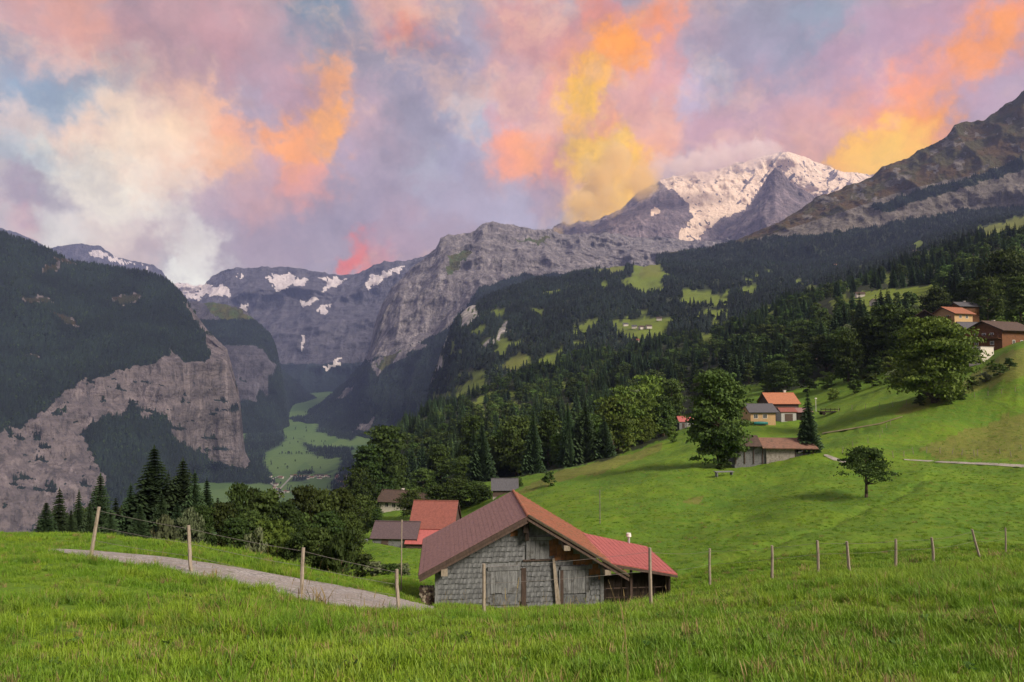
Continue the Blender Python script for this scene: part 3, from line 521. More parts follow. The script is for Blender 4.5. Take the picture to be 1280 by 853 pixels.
# rocky alp ridge on the right
VE, eqx, _, ea = mountain('alp_ridge', [[(820,345,4300),(1000,300,4300),(1280,200,4300),(2200,0,4300)],
 [(820,322,3300),(880,316,3300),(905,309,3300),(930,296,3300),(960,283,3250),(990,266,3200),(1020,249,3200),(1045,240,3150),(1062,232,3150),(1090,222,3100),(1104,211,3100),(1135,197,3050),(1150,188,3050),(1184,172,3000),(1192,160,3000),(1210,153,3000),(1230,150,2950),(1250,136,2950),(1280,117,2900),(1400,60,2900),(1700,-50,2900),(2200,-190,2900)],
 [(820,328,3050),(960,295,2950),(1062,262,2850),(1130,238,2800),(1200,224,2750),(1280,208,2700),(1500,150,2600),(2200,60,2600)],
 [(820,334,2980),(960,303,2850),(1062,288,2740),(1130,274,2690),(1200,262,2640),(1280,256,2580),(1500,215,2400),(2200,120,2400)],
 [(820,360,2500),(1000,345,2400),(1280,310,2200),(1500,280,2200),(2200,200,2200)]], 820, 2200, 1.8, [4, 60, 34, 20], 75, 260, MR_ridge,
 dict(grass=lambda x, y, V: ((y < np.interp(x, [820,960,1062,1130,1200,1280,1500], [340,294,262,238,222,208,150]))*(fbm(x/16, y/10, 0, 5, 77) > .36)).astype(float),
  forest=lambda x, y, V: ((y > np.interp(x, [820,960,1062,1130,1200,1280,1500], [318,297,289,276,264,257,215])+10*(fbm(x/12, y/12, 0, 4, 4)-.5)) | (mask(x, y, [[(1090,258),(1140,240),(1200,226),(1280,196),(1280,212),(1200,236),(1150,250),(1110,268)]], 5, 9) > .5)).astype(float)), zs=.6, seed=61)

# left wall of the valley: wooded slope over tall cliffs
CLIFFL = [[(-60,580),(0,545),(50,520),(90,482),(140,468),(200,450),(212,440),(235,455),(262,450),(258,430),(246,404),(234,376),(245,384),(262,412),(283,435),(292,460),(306,500),(312,585),(265,578),(240,560),(215,540),(205,515),(180,525),(165,503),(150,520),(105,530),(110,550),(130,600),(125,640),(60,700),(-60,700)]]
LCLEAR = [[(52,335),(72,328),(74,338),(55,342)],[(26,368),(60,372),(64,380),(36,378)],[(60,390),(86,396),(100,408),(84,406)],[(138,372),(170,366),(178,374),(150,382)],[(66,318),(92,328),(96,333),(70,326)],[(30,440),(50,446),(44,452)]]
VF, fx_, fy_, fa = mountain('left_mountain', [[(-500,330,3800),(0,330,3800),(225,420,3700),(345,640,3500)],
 [(-500,200,2500),(-100,275,2650),(0,291,2700),(30,300,2750),(60,312,2800),(90,325,2900),(150,334,3000),(185,341,3000),(207,350,3000),(226,368,3000),(246,394,2950),(263,416,2900),(284,436,2870),(291,462,2850),(299,492,2850),(303,530,2850),(306,562,2870),(318,590,2900),(345,605,2950)],
 [(-500,500,1900),(-100,560,1950),(0,546,2050),(50,522,2150),(90,483,2250),(140,468,2350),(200,452,2480),(235,455,2560),(262,452,2640),(284,455,2720),(299,505,2760),(306,570,2800),(345,608,2900)],
 [(-500,800,1700),(-100,740,1750),(0,690,1850),(100,650,2050),(150,600,2180),(200,566,2330),(240,580,2600),(265,589,2740),(300,591,2740),(318,596,2760),(345,606,2790)],
 [(-500,900,1300),(0,780,1500),(150,660,2000),(200,625,2350),(240,607,2680),(265,604,2730),(345,612,2700)]], -500, 345, 1.6, [5, 84, 74, 40], 66, 210, MR_left,
 dict(forest=lambda x, y, V: (1-mask(x, y, LCLEAR, 6, 8))*(1-mask(x, y, CLIFFL, 11, 13)*(fbm(x/22+y/60, y/6-x/50, 0, 5, 12) > .265)), grass=LCLEAR), zs=.16, seed=71, sky_jag=.6, zamp=.12)

# ------------------------------------------------------------------ valley floor
def zv(x, y): return -472+(y-2000)*.070+6*(fbm(x/300, y/300, 0, 3, 5)-.5)
vx, vy = np.meshgrid(np.linspace(-3600, 600, 200), np.linspace(1200, 7800, 300)); vz = zv(vx, vy)
Vv = np.stack([vx, vy, vz], -1); qx, qy = proj(Vv)
VWOOD = [[(305,585),(300,560),(315,530),(350,535),(358,552),(345,560),(330,570),(332,585),(340,592),(310,604),(240,596),(240,575)],[(240,596),(290,590),(340,596),(345,605),(300,606),(240,600)],[(372,545),(385,555),(400,560),(430,560),(445,562),(430,572),(405,574),(388,566)],
 [(366,598),(384,596),(386,604),(362,602)],[(372,590),(400,592),(415,588),(412,592),(375,594)],[(425,575),(440,560),(450,620),(405,640),(415,600)],[(350,520),(345,528),(320,540),(310,520)],[(395,540),(440,552),(450,540),(400,525)]]
m, t, b, _ = newmat('valley_meadow'); pos = t.node('ShaderNodeNewGeometry').outputs['Position']
vo = t.node('ShaderNodeTexVoronoi'); t.put(vo.inputs['Vector'], t.mapping(pos, (1, .5, 1))); vo.inputs['Scale'].default_value = .006
hsv = t.node('ShaderNodeSeparateColor'); t.put(hsv.inputs[0], vo.outputs['Color'])
g = t.mix(hsv.outputs[0], (.06, .12, .035), (.10, .165, .05)); g = t.mix(t.math('MULTIPLY', t.ramp(t.noise(pos, .02, 5, .7), .5, .75), .5), g, (.045, .08, .03))
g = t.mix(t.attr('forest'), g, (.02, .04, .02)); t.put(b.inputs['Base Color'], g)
vf = mask(qx, qy, VWOOD, 3, 9, 9)
tag(link('valley_floor', raw_mesh('valley_floor', Vv.reshape(-1, 3), grid_faces(*vx.shape), m, True, dict(forest=vf.ravel()))), kind='structure')

# low plain under everything, out to the horizon
MR_pl = solid('plain_ground', (.05, .08, .03), (.04, .05, .03), .01, bumpd=0)
q = 13000
tag(link('ground', raw_mesh('ground', [(-q, -q, -700), (q, -q, -700), (q, q, -700), (-q, q, -700)], [(0, 1, 2, 3)], MR_pl)), kind='structure')

# ------------------------------------------------------------------ tree meshes
def quads_at(C, U, Wv):
    """leaf faces: centres C, half-axes U and Wv -> verts (n*4,3), faces"""
    V = np.stack([C-U-Wv*.25, C+Wv, C+U-Wv*.25, C-Wv], 1).reshape(-1, 3)
    return V, np.arange(len(C)*4).reshape(-1, 4)
def unit(v): return v/np.maximum(np.linalg.norm(v, axis=-1, keepdims=True), 1e-9)
def broad_crown(name, mat, h=10., rx=5., base=2., nclump=60, per=60, leaf=.34, seed=0, shape='oval', lean=0.):
    g = np.random.default_rng(seed); H = h-base
    cl = []; lob = []
    while len(cl) < nclump:
        t = g.random(); a = g.random()*2*math.pi
        if len(lob) > 20 and g.random() < .66:
            q = lob[g.integers(0, len(lob))]; e = g.normal(size=3)*rx*.15; cl.append((q[0]+e[0], q[1]+e[1], min(h*.97, max(base*.6, q[2]+e[2]*.7)), 1)); continue
        if shape == 'oval': pr = math.sin(math.pi*min(1, .12+t*.9))**.55
        elif shape == 'tall': pr = min(1, (t+.15)*3)*(1-t)**.42
        elif shape == 'dome': pr = (1-t**2.2)**.5*(.75+.25*min(1, t*5))
        elif shape == 'flat': pr = (1-t**3)**.5
        else: pr = 1
        rr = rx*.76*pr*(g.random()**.42)*(.8+.4*vnoise(math.cos(a)*1.7+seed, math.sin(a)*1.7, t*3, seed))
        cl.append((rr*math.cos(a)+lean*t*H*.3, rr*math.sin(a), base+H*(.06+.9*t), pr)); lob.append(cl[-1])
    cl = np.array(cl); cc = cl[:, :3]
    cr = (rx*.25)*(.55+.75*g.random(nclump)); idx = np.repeat(np.arange(nclump), per)
    d = unit(g.normal(size=(len(idx), 3))); d[:, 2] = np.abs(d[:, 2])*.9-.25
    C = cc[idx]+d*(cr[idx]*(.35+.8*g.random(len(idx))))[:, None]*np.array([1.1, 1.1, .72])
    nrm = unit(d+g.normal(size=d.shape)*.55); u = unit(np.cross(nrm, g.normal(size=d.shape))); w_ = np.cross(nrm, u)
    s = leaf*(.6+.8*g.random(len(idx)))
    V, Fc = quads_at(C, u*s[:, None], w_*s[:, None]*.75)
    shade = np.repeat(np.clip(.15+.55*g.random(nclump)[idx]+.3*g.random(len(idx)), 0, 1), 4)
    return raw_mesh(name, V, Fc, mat, False, dict(shade=shade)), cc
def broad_trunk(name, cc, base, r, h, seed=0, nb=14, lean=0.):
    g = random.Random(seed); mb = MB(); top = base+(h-base)*.72; p0 = Vector((0, 0, -.6)); segs = 5; pts = []
    for i in range(segs+1):
        t = i/segs; pts.append(Vector((lean*max(0, t*top-base)*.3+g.uniform(-.12, .12)*t*r*4, g.uniform(-.12, .12)*t*r*4, -.6+t*(top+.6))))
    for i in range(segs): mb.tube(pts[i], pts[i+1], r*(1.25-.95*i/segs) if i else r*1.5, r*(1.25-.95*(i+1)/segs), 8)
    order = list(range(len(cc))); g.shuffle(order)
    for k in order[:nb]:
        q = Vector(cc[k]); z0 = max(base*.75, min(top*.9, q.z-abs(Vector((q.x, q.y)).length)*.7)); t = (z0+.6)/(top+.6); i = min(segs-1, int(t*segs))
        s = pts[i].lerp(pts[i+1], t*segs-i); mid = s.lerp(q, .5)+Vector((0, 0, -.1*(q-s).length)); rr = r*(.55-.35*t)
        mb.tube(s, mid, rr, rr*.6, 5, False); mb.tube(mid, q, rr*.6, rr*.2, 5, False)
    return mb.mesh(name, M_bark, True)
def spruce_crown(name, mat, h=15., rad=2.6, base=1.2, tiers=34, per=9, seg=4, seed=0, leaf=1., ragged=.25):
    g = np.random.default_rng(seed); Cs, Us, Ws, sh = [], [], [], []
    for i in range(tiers):
        t = (i+.5*g.random())/tiers; z = base+(h-base)*t; L0 = rad*(1-t)**.85+.12
        for k in range(per):
            a = 2*math.pi*(k+g.random())/per; L = L0*(1-ragged+2*ragged*g.random()); dr = np.array([math.cos(a), math.sin(a), 0.]); sd_ = np.array([-dr[1], dr[0], 0.])
            tone = g.random()
            for s in range(seg):
                q0 = (s+.15)/seg; q1 = (s+1.1)/seg; f = lambda q: dr*L*q + np.array([0, 0, z + L*(.12*q-.55*q*q+.18*q**4)])
                c = (f(q0)+f(q1))/2; U = (f(q1)-f(q0))/2*1.25
                wd_ = max(L*.27, .22)*(1-.6*q0)*leaf
                for side in (-1, 1):
                    W_ = (sd_*side*.9+np.array([0, 0, -.65]))*wd_
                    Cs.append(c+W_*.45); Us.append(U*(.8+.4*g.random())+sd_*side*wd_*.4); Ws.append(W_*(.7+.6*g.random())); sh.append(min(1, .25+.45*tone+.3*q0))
    Cs.append(np.array([0, 0, h])); Us.append(np.array([0, 0, .45])); Ws.append(np.array([.08, 0, 0])); sh.append(.5)
    V, Fc = quads_at(np.array(Cs), np.array(Us), np.array(Ws))
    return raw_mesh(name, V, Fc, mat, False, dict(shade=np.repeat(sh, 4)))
def spruce_trunk(name, h, r=.22):
    mb = MB(); mb.tube((0, 0, -.6), (0, 0, h*.5), r*1.2, r*.7, 8); mb.tube((0, 0, h*.5), (0, 0, h*.98), r*.7, .03, 6); return mb.mesh(name, M_bark, True)
def joined(name, crown, trunk):
    """one light mesh of crown and trunk together for trees a few pixels tall"""
    v1 = np.zeros(len(crown.vertices)*3, np.float32); crown.vertices.foreach_get('co', v1); v2 = np.zeros(len(trunk.vertices)*3, np.float32); trunk.vertices.foreach_get('co', v2)
    sh = np.zeros(len(crown.vertices), np.float32); crown.attributes['shade'].data.foreach_get('value', sh)
    fc = [tuple(p.vertices) for p in crown.polygons]+[tuple(i+len(crown.vertices) for i in p.vertices) for p in trunk.polygons]
    return raw_mesh(name, np.concatenate([v1, v2]).reshape(-1, 3), fc, [crown.materials[0], M_bark], False, dict(shade=np.concatenate([sh, np.zeros(len(trunk.vertices))])), mat_idx=[0]*len(crown.polygons)+[1]*len(trunk.polygons))

SPR = []
for i in range(4):
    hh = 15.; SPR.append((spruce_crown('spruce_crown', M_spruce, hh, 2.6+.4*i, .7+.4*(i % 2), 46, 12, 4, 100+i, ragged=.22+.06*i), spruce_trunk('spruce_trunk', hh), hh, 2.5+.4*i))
SPRL = [(joined('spruce', spruce_crown('spruce_light', M_spruce, 15., 2.4+.5*i, 1., 22, 9, 2, 200+i, 1.5, .35), spruce_trunk('t', 15.)), 15.) for i in range(4)]
BRD = []
for i, (shp, h_, rx_, bs) in enumerate([('oval', 12, 4.6, 1.6), ('dome', 11, 5.4, 1.4), ('tall', 14, 4.0, 1.4), ('oval', 12, 5.2, 2.2), ('dome', 12, 4.4, 1.2), ('oval', 11, 4.6, .6), ('dome', 11, 4.8, .5)]):
    c_, cc_ = broad_crown('broadleaf_crown', (M_leafA, M_leafA, M_leafA, M_leafA, M_leafA, M_leafC, M_leafA2)[i], h_, rx_*1.15, bs*.6, 190, 34, .27, 300+i, shp)
    BRD.append((c_, broad_trunk('broadleaf_trunk', cc_, bs, .30, h_, i), float(h_), rx_))
BRDL = []
for i, (shp, h_, rx_, bs) in enumerate([('oval', 12, 4.6, .8), ('dome', 11, 5.2, .8), ('tall', 14, 4.2, .8)]):
    c_, cc_ = broad_crown('broadleaf_light', M_leafA, h_, rx_*1.15, bs, 70, 16, .52, 320+i, shp); BRDL.append((joined('broadleaf_tree', c_, broad_trunk('t', cc_, bs, .3, h_, i, 5)), float(h_)))
SHR = []
for i, mt_ in enumerate((M_leafA, M_leafB, M_leafC)):
    c_, cc_ = broad_crown('shrub_leaves', mt_, 2.2, 1.5, .1, 40, 34, .13, 340+i, 'dome'); SHR.append((c_, broad_trunk('shrub_stems', cc_, .15, .05, 2.2, i, 12), 2.2, 1.5))
def cone_tree(name, seed):
    g = np.random.default_rng(seed); V = []; Fc = []; nt = 5; k = 7
    for i in range(nt):
        z0 = 1+i*2.7; r0 = 2.7*(1-i/nt)**.8+.25; b = len(V)
        for j in range(k*2):
            a = math.pi*j/k+i*.4; rr = r0*(1.05 if j % 2 else .55)*(.8+.4*g.random()); V.append((rr*math.cos(a), rr*math.sin(a), z0+(-.5 if j % 2 else .2)))
        V.append((0, 0, z0+4.1-.25*i))
        for j in range(k*2): Fc.append((b+j, b+(j+1) % (2*k), b+2*k))
    sh = [.2+.5*g.random() for _ in V]
    return raw_mesh(name, V, np.array(Fc), M_far, False, dict(shade=sh)), 15.
FARC = [cone_tree('distant_spruce', 400+i)[0] for i in range(3)]
M_far2 = foliage('distant_leaves', (.018, .038, .018), (.040, .068, .026), .1, .02)
def blob_tree(name, seed):
    c_, cc_ = broad_crown(name, M_far2, 10, 4.4, .3, 16, 9, 1.25, seed, 'dome'); return c_
FARB = [blob_tree('distant_broadleaf', 410+i) for i in range(2)]

# ------------------------------------------------------------------ scatter as one object
def protos(meshes, names='p'):
    out = []
    for i, me in enumerate(meshes):
        out.append(bpy.data.objects.new('prototype_'+me.name, me))
    return out
def scatter(name, pts, rotz, scl, idx, proto_objs, tilt=None, kind='stuff', label=None, cat=None, group=None):
    n = len(pts); rot = np.zeros((n, 3)); rot[:, 2] = rotz
    if tilt is not None: rot[:, 0] = tilt[:, 0]; rot[:, 1] = tilt[:, 1]
    me = bpy.data.meshes.new(name); me.vertices.add(n); me.vertices.foreach_set('co', np.asarray(pts, np.float32).ravel())
    scl = np.asarray(scl, float); scl = np.stack([scl]*3, 1) if scl.ndim == 1 else scl
    for k, v in (('rot', rot), ('scl', scl)): a = me.attributes.new(k, 'FLOAT_VECTOR', 'POINT'); a.data.foreach_set('vector', v.astype(np.float32).ravel())
    a = me.attributes.new('idx', 'INT', 'POINT'); a.data.foreach_set('value', np.asarray(idx, np.int32))
    o = link(name, me)
    ng = bpy.data.node_groups.new(name, 'GeometryNodeTree'); ng.interface.new_socket('Geometry', in_out='INPUT', socket_type='NodeSocketGeometry'); ng.interface.new_socket('Geometry', in_out='OUTPUT', socket_type='NodeSocketGeometry')
    gi = ng.nodes.new('NodeGroupInput'); go = ng.nodes.new('NodeGroupOutput'); iop = ng.nodes.new('GeometryNodeInstanceOnPoints'); g2i = ng.nodes.new('GeometryNodeGeometryToInstance')
    def na(nm, ty):
        q = ng.nodes.new('GeometryNodeInputNamedAttribute'); q.data_type = ty; q.inputs['Name'].default_value = nm; return [s for s in q.outputs if s.enabled][0]
    for po in reversed(proto_objs):
        oi = ng.nodes.new('GeometryNodeObjectInfo'); oi.inputs['Object'].default_value = po; ng.links.new(oi.outputs['Geometry'], g2i.inputs[0])
    ng.links.new(gi.outputs[0], iop.inputs['Points']); ng.links.new(g2i.outputs[0], iop.inputs['Instance']); iop.inputs['Pick Instance'].default_value = True
    ng.links.new(na('idx', 'INT'), iop.inputs['Instance Index']); ng.links.new(na('rot', 'FLOAT_VECTOR'), iop.inputs['Rotation']); ng.links.new(na('scl', 'FLOAT_VECTOR'), iop.inputs['Scale'])
    ng.links.new(iop.outputs[0], go.inputs[0]); md = o.modifiers.new('scatter', 'NODES'); md.node_group = ng
    tag(o, label, cat, group, kind); return o
def sample_surface(V, weight_fn, dens, Hpx=15., w_world=5., cap=1/30.):
    """random points on a grid surface, so many per visible area; returns pts, px, py"""
    a, b, c, d = V[:-1, :-1], V[:-1, 1:], V[1:, 1:], V[1:, :-1]
    nrm = np.cross(c-a, d-b)/2; area = np.linalg.norm(nrm, axis=-1); ctr = (a+b+c+d)/4
    dist = np.linalg.norm(ctr, axis=-1); qx, qy = proj(ctr)
    facing = np.abs((nrm*ctr).sum(-1))/dist; scr = facing*(F/dist)**2
    tree = Hpx*w_world*(F/dist)**2*.5
    lam = np.minimum(scr/(tree*dens), area*cap)*weight_fn
    lam = np.where((qx > -80) & (qx < 1360) & (qy > -30) & (qy < 760), lam, np.minimum(lam, area*cap*.1)*((qx > -250) & (qx < 1500)))
    n = rng.poisson(np.clip(lam, 0, 50)); i = np.repeat(np.arange(n.size), n.ravel()); r_, c_ = np.unravel_index(i, n.shape)
    u, v = rng.random(len(i))[:, None], rng.random(len(i))[:, None]
    return a[r_, c_]*(1-u)*(1-v)+b[r_, c_]*u*(1-v)+c[r_, c_]*u*v+d[r_, c_]*(1-u)*v

def cell(m): return (m[:-1, :-1]+m[1:, 1:]+m[:-1, 1:]+m[1:, :-1])/4
# the wooded slope: nearest trees one by one, the mass beyond as one object
pts = sample_surface(V, cell(frs) > .6, .30, 17., 6.5, 1/32.)
qx, qy = proj(pts); pts = pts[(pts[:, 1] > 152) & ((pts[:, 1] < 400) | (qx > 430))]; qx, qy = proj(pts)
bl = fbm(pts[:, 0]/45, pts[:, 1]/60, 2, 3, 91); broadp = np.clip((bl-.46)*6+.5, .05, .9); broadp = np.where(pts[:, 1] > 900, .25, np.where(pts[:, 1] > 450, broadp*.8, broadp))
isb = rng.random(len(pts)) < broadp
# ---- individually placed trees ------------------------------------------------
def tree(kind, x, y, z, h, label=None, group=None, width=1., detail=True, rz=None, name=None, variant=None, cat='tree'):
    rz = random.uniform(0, 6.28) if rz is None else rz
    if kind == 'spruce': bank, bankl, nm = SPR, SPRL, 'spruce_tree'
    elif kind == 'broad': bank, bankl, nm = BRD, BRDL, 'broadleaf_tree'
    else: bank, bankl, nm = SHR, None, 'shrub'
    nm = name or nm
    if not detail and bankl:
        me, h0 = bankl[random.randrange(len(bankl)) if variant is None else variant]; s = h/h0
        o = link(nm, me, loc=(x, y, z), rot=(0, 0, rz), scale=(s*width, s*width, s)); return tag(o, label, cat, group)
    cr, tr, h0, _ = bank[random.randrange(len(bank)) if variant is None else variant]; s = h/h0
    o = thing(nm, label, cat, (x, y, z), rz, group); o.scale = (s*width, s*width, s)
    link('crown' if kind != 'shrub' else 'foliage', cr, o); link('trunk' if kind != 'shrub' else 'stem', tr, o); return o
def top_tree(kind, px, top, Y, label, group=None, wpx=None, **k):
    x, y, z = at(px, Y); h = float(P(px, top, Y)[2])-z
    if kind == 'shrub' and h > 4.2: kind = 'broad'; k['variant'] = {0: 3, 1: 6, 2: 5}[k.get('variant') or 0]; wpx = wpx*1.15 if wpx else wpx
    if kind == 'broad' and wpx and k.get('variant') in (0, 1, 3, 4) and wpx/F*Y/h < .6: k['variant'] = 2
    if wpx:
        bank = {'spruce': SPR, 'broad': BRD, 'shrub': SHR}[kind]; v = k.get('variant', 0) or 0; k['variant'] = v
        k['width'] = (wpx/F*Y/2)/(bank[v][3]*h/bank[v][2])
    return tree(kind, x, y, z, h, label, group, **k)

GA = 'spruces below the crest of the road knoll'
for i, (px, tp, Y, wp, lb) in enumerate([
 (64,628,56,34,'short dark spruce leftmost in the clump below the road knoll'),(80,612,60,34,'slim dark spruce second from the left below the road knoll'),(104,614,64,26,None),(118,628,58,28,None),
 (130,594,60,42,'spruce standing right behind the leaning fence post on the left'),(150,622,66,30,None),(168,606,62,36,None),(186,602,70,34,None),
 (196,560,63,66,'tallest spruce of the clump below the road knoll'),(214,592,70,36,None),(232,575,62,64,'broad second tallest spruce right of the tallest one'),(247,590,58,40,None),(262,600,60,34,'spruce at the right end of the clump with a sharp single tip'),(276,622,66,26,None),(206,616,55,38,None),(226,628,54,30,None),(180,632,54,34,None),(144,640,54,28,None),(95,638,54,26,None)]):
    top_tree('spruce', px, tp, Y, lb or 'dark spruce in the clump below the road knoll', GA, wpx=wp*1.45, variant=i % 4)
for i, (px, tp, Y, wp) in enumerate([(90,640,66,40),(112,636,70,44),(142,634,72,48),(166,630,74,50),(188,622,76,52),(208,618,78,52),(240,616,76,50),(258,622,74,48),(280,636,72,44),(220,636,68,44),(176,646,66,40)]):
    top_tree('broad' if i % 2 else 'spruce', px, tp, Y, 'dark tree filling the back of the clump below the road knoll', 'dark trees at the back of the clump below the road knoll', wpx=wp, variant=i % 4)
GB = 'broadleaf trees and bushes along the drop behind the road'
for i, (kd, px, tp, Y, wp, v, lb) in enumerate([
 ('shrub',213,643,47,36,2,'pale grey green willow bush in front of the spruces'),('shrub',240,636,50,34,2,'grey green bush just right of the pale willow bush'),('shrub',258,632,52,34,0,None),('broad',280,628,60,46,0,None),
 ('broad',300,604,72,38,2,'slender tall green tree with a pointed top behind the bushes'),('broad',318,610,76,36,2,None),('broad',338,612,66,64,1,'rounded reddish brown green tree above the road bend'),('broad',322,640,60,50,3,None),('broad',360,628,62,54,0,None),
 ('broad',385,607,84,54,0,'dark round tree left of the two reddish ones by the valley view'),('broad',408,612,86,50,1,None),('broad',430,610,92,44,4,None),('shrub',402,660,52,62,0,'broad dark bush hanging over the bank by the road'),('shrub',430,668,50,50,0,None),('shrub',378,664,52,46,0,None),('shrub',350,652,54,50,1,None),
 ('shrub',300,648,54,40,0,None),('shrub',326,660,52,36,2,None),('broad',374,640,66,50,4,None),('broad',412,640,70,56,0,None),('broad',440,640,90,40,3,None),('broad',452,618,140,44,0,None)]):
    top_tree(kd, px, tp, Y, lb or ('green bush packed among the trees behind the gravel road' if kd == 'shrub' else 'dark green tree packed in the belt behind the gravel road'), GB, wpx=wp, variant=v)
GC = 'bushes on the grass beside the shingled barn'
for (px, tp, Y, wp, v, lb) in [(456,694,56,44,0,'dark bush at the left end of the row below the dark purple roofed shed'),(474,702,54,34,2,'brownish green bush in the row left of the thin tall pole'),(490,706,54,30,0,'dark bush touching the thin tall pole'),(505,704,56,24,2,'rust tinged bush just right of the thin tall pole')]:
    top_tree('shrub', px, tp, Y, lb, GC, wpx=wp, variant=v)
GD = 'trees round the small houses left of the barn'
for (kd, px, tp, Y, wp, v, lb) in [
 ('broad',480,532,222,66,2,'tall bulky broadleaf tree above the white walled cottage'),('broad',462,556,215,52,0,'dark tree leaning against the tall one above the white walled cottage'),('broad',452,584,200,50,3,'low spreading tree at the left foot of the tall one'),
 ('broad',516,612,180,36,3,'round bush like tree right of the white walled cottage'),('broad',548,606,165,40,0,'dark green tree at the left of the thicket behind the red roofed barn'),('broad',572,600,165,50,1,'widest dark green tree of the thicket behind the red roofed barn'),('broad',596,602,162,40,3,'dark green tree at the right of the thicket behind the red roofed barn'),('broad',604,606,160,24,0,'small bushy tree touching the left of the grey roofed hut'),
 ('broad',648,596,158,12,0,'small dark bush just right of the grey roofed hut'),('broad',552,556,255,34,1,'yellow green tree with a bare pale trunk below the wood'),('broad',530,585,240,36,0,'bushy tree beside the yellow green one with the bare trunk'),('broad',500,570,260,26,4,'narrow tree right of the tall bulky one above the cottage'),('broad',580,572,245,34,1,'round tree between the wood and the thicket'),('spruce',540,548,262,20,0,'dark spruce just behind the yellow green tree'),
 ('broad',473,636,135,20,0,'bright bush left of the teal cart on the grass'),('broad',447,660,120,16,3,'small bush at the end of the grass by the wooded drop')]:
    top_tree(kd, px, tp, Y, lb, GD, wpx=wp, variant=v)
x, y, z = gp(686, 608, 60); tree('shrub', x, y, z, 2.6, 'small round shrub alone in the meadow above the barn roof', variant=0, width=.9)
x, y, z = gp(840, 553, 60); tree('shrub', x, y, z, 4.2, 'bright yellow green round bush below the small red roofed hut', variant=1, width=.75)

# the big single trees of the meadow, each with a crown of its own
def special(name, label, px, base_py, Y, top_py, wpx, mat, shape, base_frac, nclump, per, leaf, tr, seed, lean=0., nb=26):
    x, y, z = at(px, Y) if base_py is None else gp(px, base_py, Y*.6); Y = y; h = float(P(px, top_py, Y)[2])-z; rx = wpx/F*Y/2
    o = thing(name, label, 'tree', (x, y, z))
    c_, cc_ = broad_crown(name+'_crown', mat, h, rx, h*base_frac, nclump, per, leaf, seed, shape, lean)
    link('crown', c_, o); link('trunk', broad_trunk(name+'_trunk', cc_, h*base_frac, tr, h, seed, nb, lean), o); return o
special('maple_tree', 'large dark oval tree in front of the houses, beside the long weathered barn', 899, 586, 130, 462, 78, M_leafA, 'oval', .07, 360, 60, .26, .42, 500, nb=40)
special('maple_tree', 'huge spreading yellowish green tree on the slope below the wooden chalets', 1168, 503, 150, 398, 108, M_leafA2, 'dome', .03, 420, 60, .30, .5, 504, -.10, nb=46)
special('fruit_tree', 'lone small flat topped fruit tree with a bare crooked trunk in the open meadow', 1083, 622, 82, 560, 68, M_leafA, 'flat', .36, 130, 44, .12, .17, 510, nb=34)
x, y, z = gp(1011, 566, 100); tree('spruce', x, y, z, float(P(1011, 490, y)[2])-z, 'single dark spruce at the right end of the long weathered barn', variant=1, width=.95)
x, y, z = gp(903, 587, 100); tree('shrub', x, y, z, 3.6, 'dark rounded bush at the foot of the large oval tree', variant=0, width=.8)
x, y, z = gp(940, 577, 100); tree('shrub', x, y, z, 4.6, 'tall brownish bush against the wall of the long weathered barn', variant=2, width=.5)

for (kd, px, tp, Y, wp, v, lb) in [('broad',1262,316,275,64,1,'bright round tree at the right edge above the big chalet'),('broad',1236,346,262,44,0,'green tree left of the bright round one above the big chalet'),('broad',1278,345,235,40,1,'yellowish tree at the picture edge just above the big chalet roof'),
 ('broad',1215,350,290,40,0,'dark tree right behind the dark roofed house'),('spruce',1196,345,300,22,0,'slim spruce behind the tan chalet'),('broad',1172,362,280,46,1,'round dark bushy tree at the left of the upper chalets'),('broad',1140,385,232,52,0,'dark leafy tree left of the small dark hut'),('broad',1112,382,240,56,4,'large dark leafy tree in the wood left of the upper chalets'),('broad',1085,395,245,50,0,'dark rounded tree on the bank above the scrub'),('broad',1060,415,240,40,1,'low dark tree at the left end of the bank above the scrub')]:
    top_tree(kd, px, tp, Y, lb, 'trees round the upper chalets', wpx=wp, variant=v)
LM = [(800,410,'village clearing'),(645,455,'tan clearing'),(1105,375,'upper pasture'),(810,345,'long high clearing'),(885,375,'small green clearing'),(975,505,'orange roofed farmhouse'),(899,520,'large oval tree'),(1195,390,'tan chalet'),(1167,450,'huge spreading tree'),(631,610,'grey roofed hut'),(480,570,'tall bulky tree by the cottage'),(700,585,'small round meadow shrub'),(1035,500,'dark open trailer'),(1010,515,'single spruce by the long barn'),(1250,410,'big timber chalet'),(1020,455,'white walled forest house'),(592,484,'little clearing on the lower wooded spur'),(555,560,'yellow green tree')]
def near_label(px, py, h, kd):
    d, lx, ly, nm = min((math.hypot(px-a, (py-b)*1.3), a, b, c) for a, b, c in LM)
    dx, dy = px-lx, py-ly; far_ = 'just ' if d < 35 else ('well ' if d > 85 else '')
    w_ = 'left of' if dx < -abs(dy) else 'right of' if dx > abs(dy) else ('above' if dy < 0 else 'below')
    sz = ('short', 'mid sized', 'tall')[0 if h < (14 if kd == 'spruce' else 10.5) else 1 if h < (17.5 if kd == 'spruce' else 13) else 2]
    return '%s %s %s%s the %s' % (sz, 'dark spruce' if kd == 'spruce' else 'green broadleaf tree', far_, w_, nm)
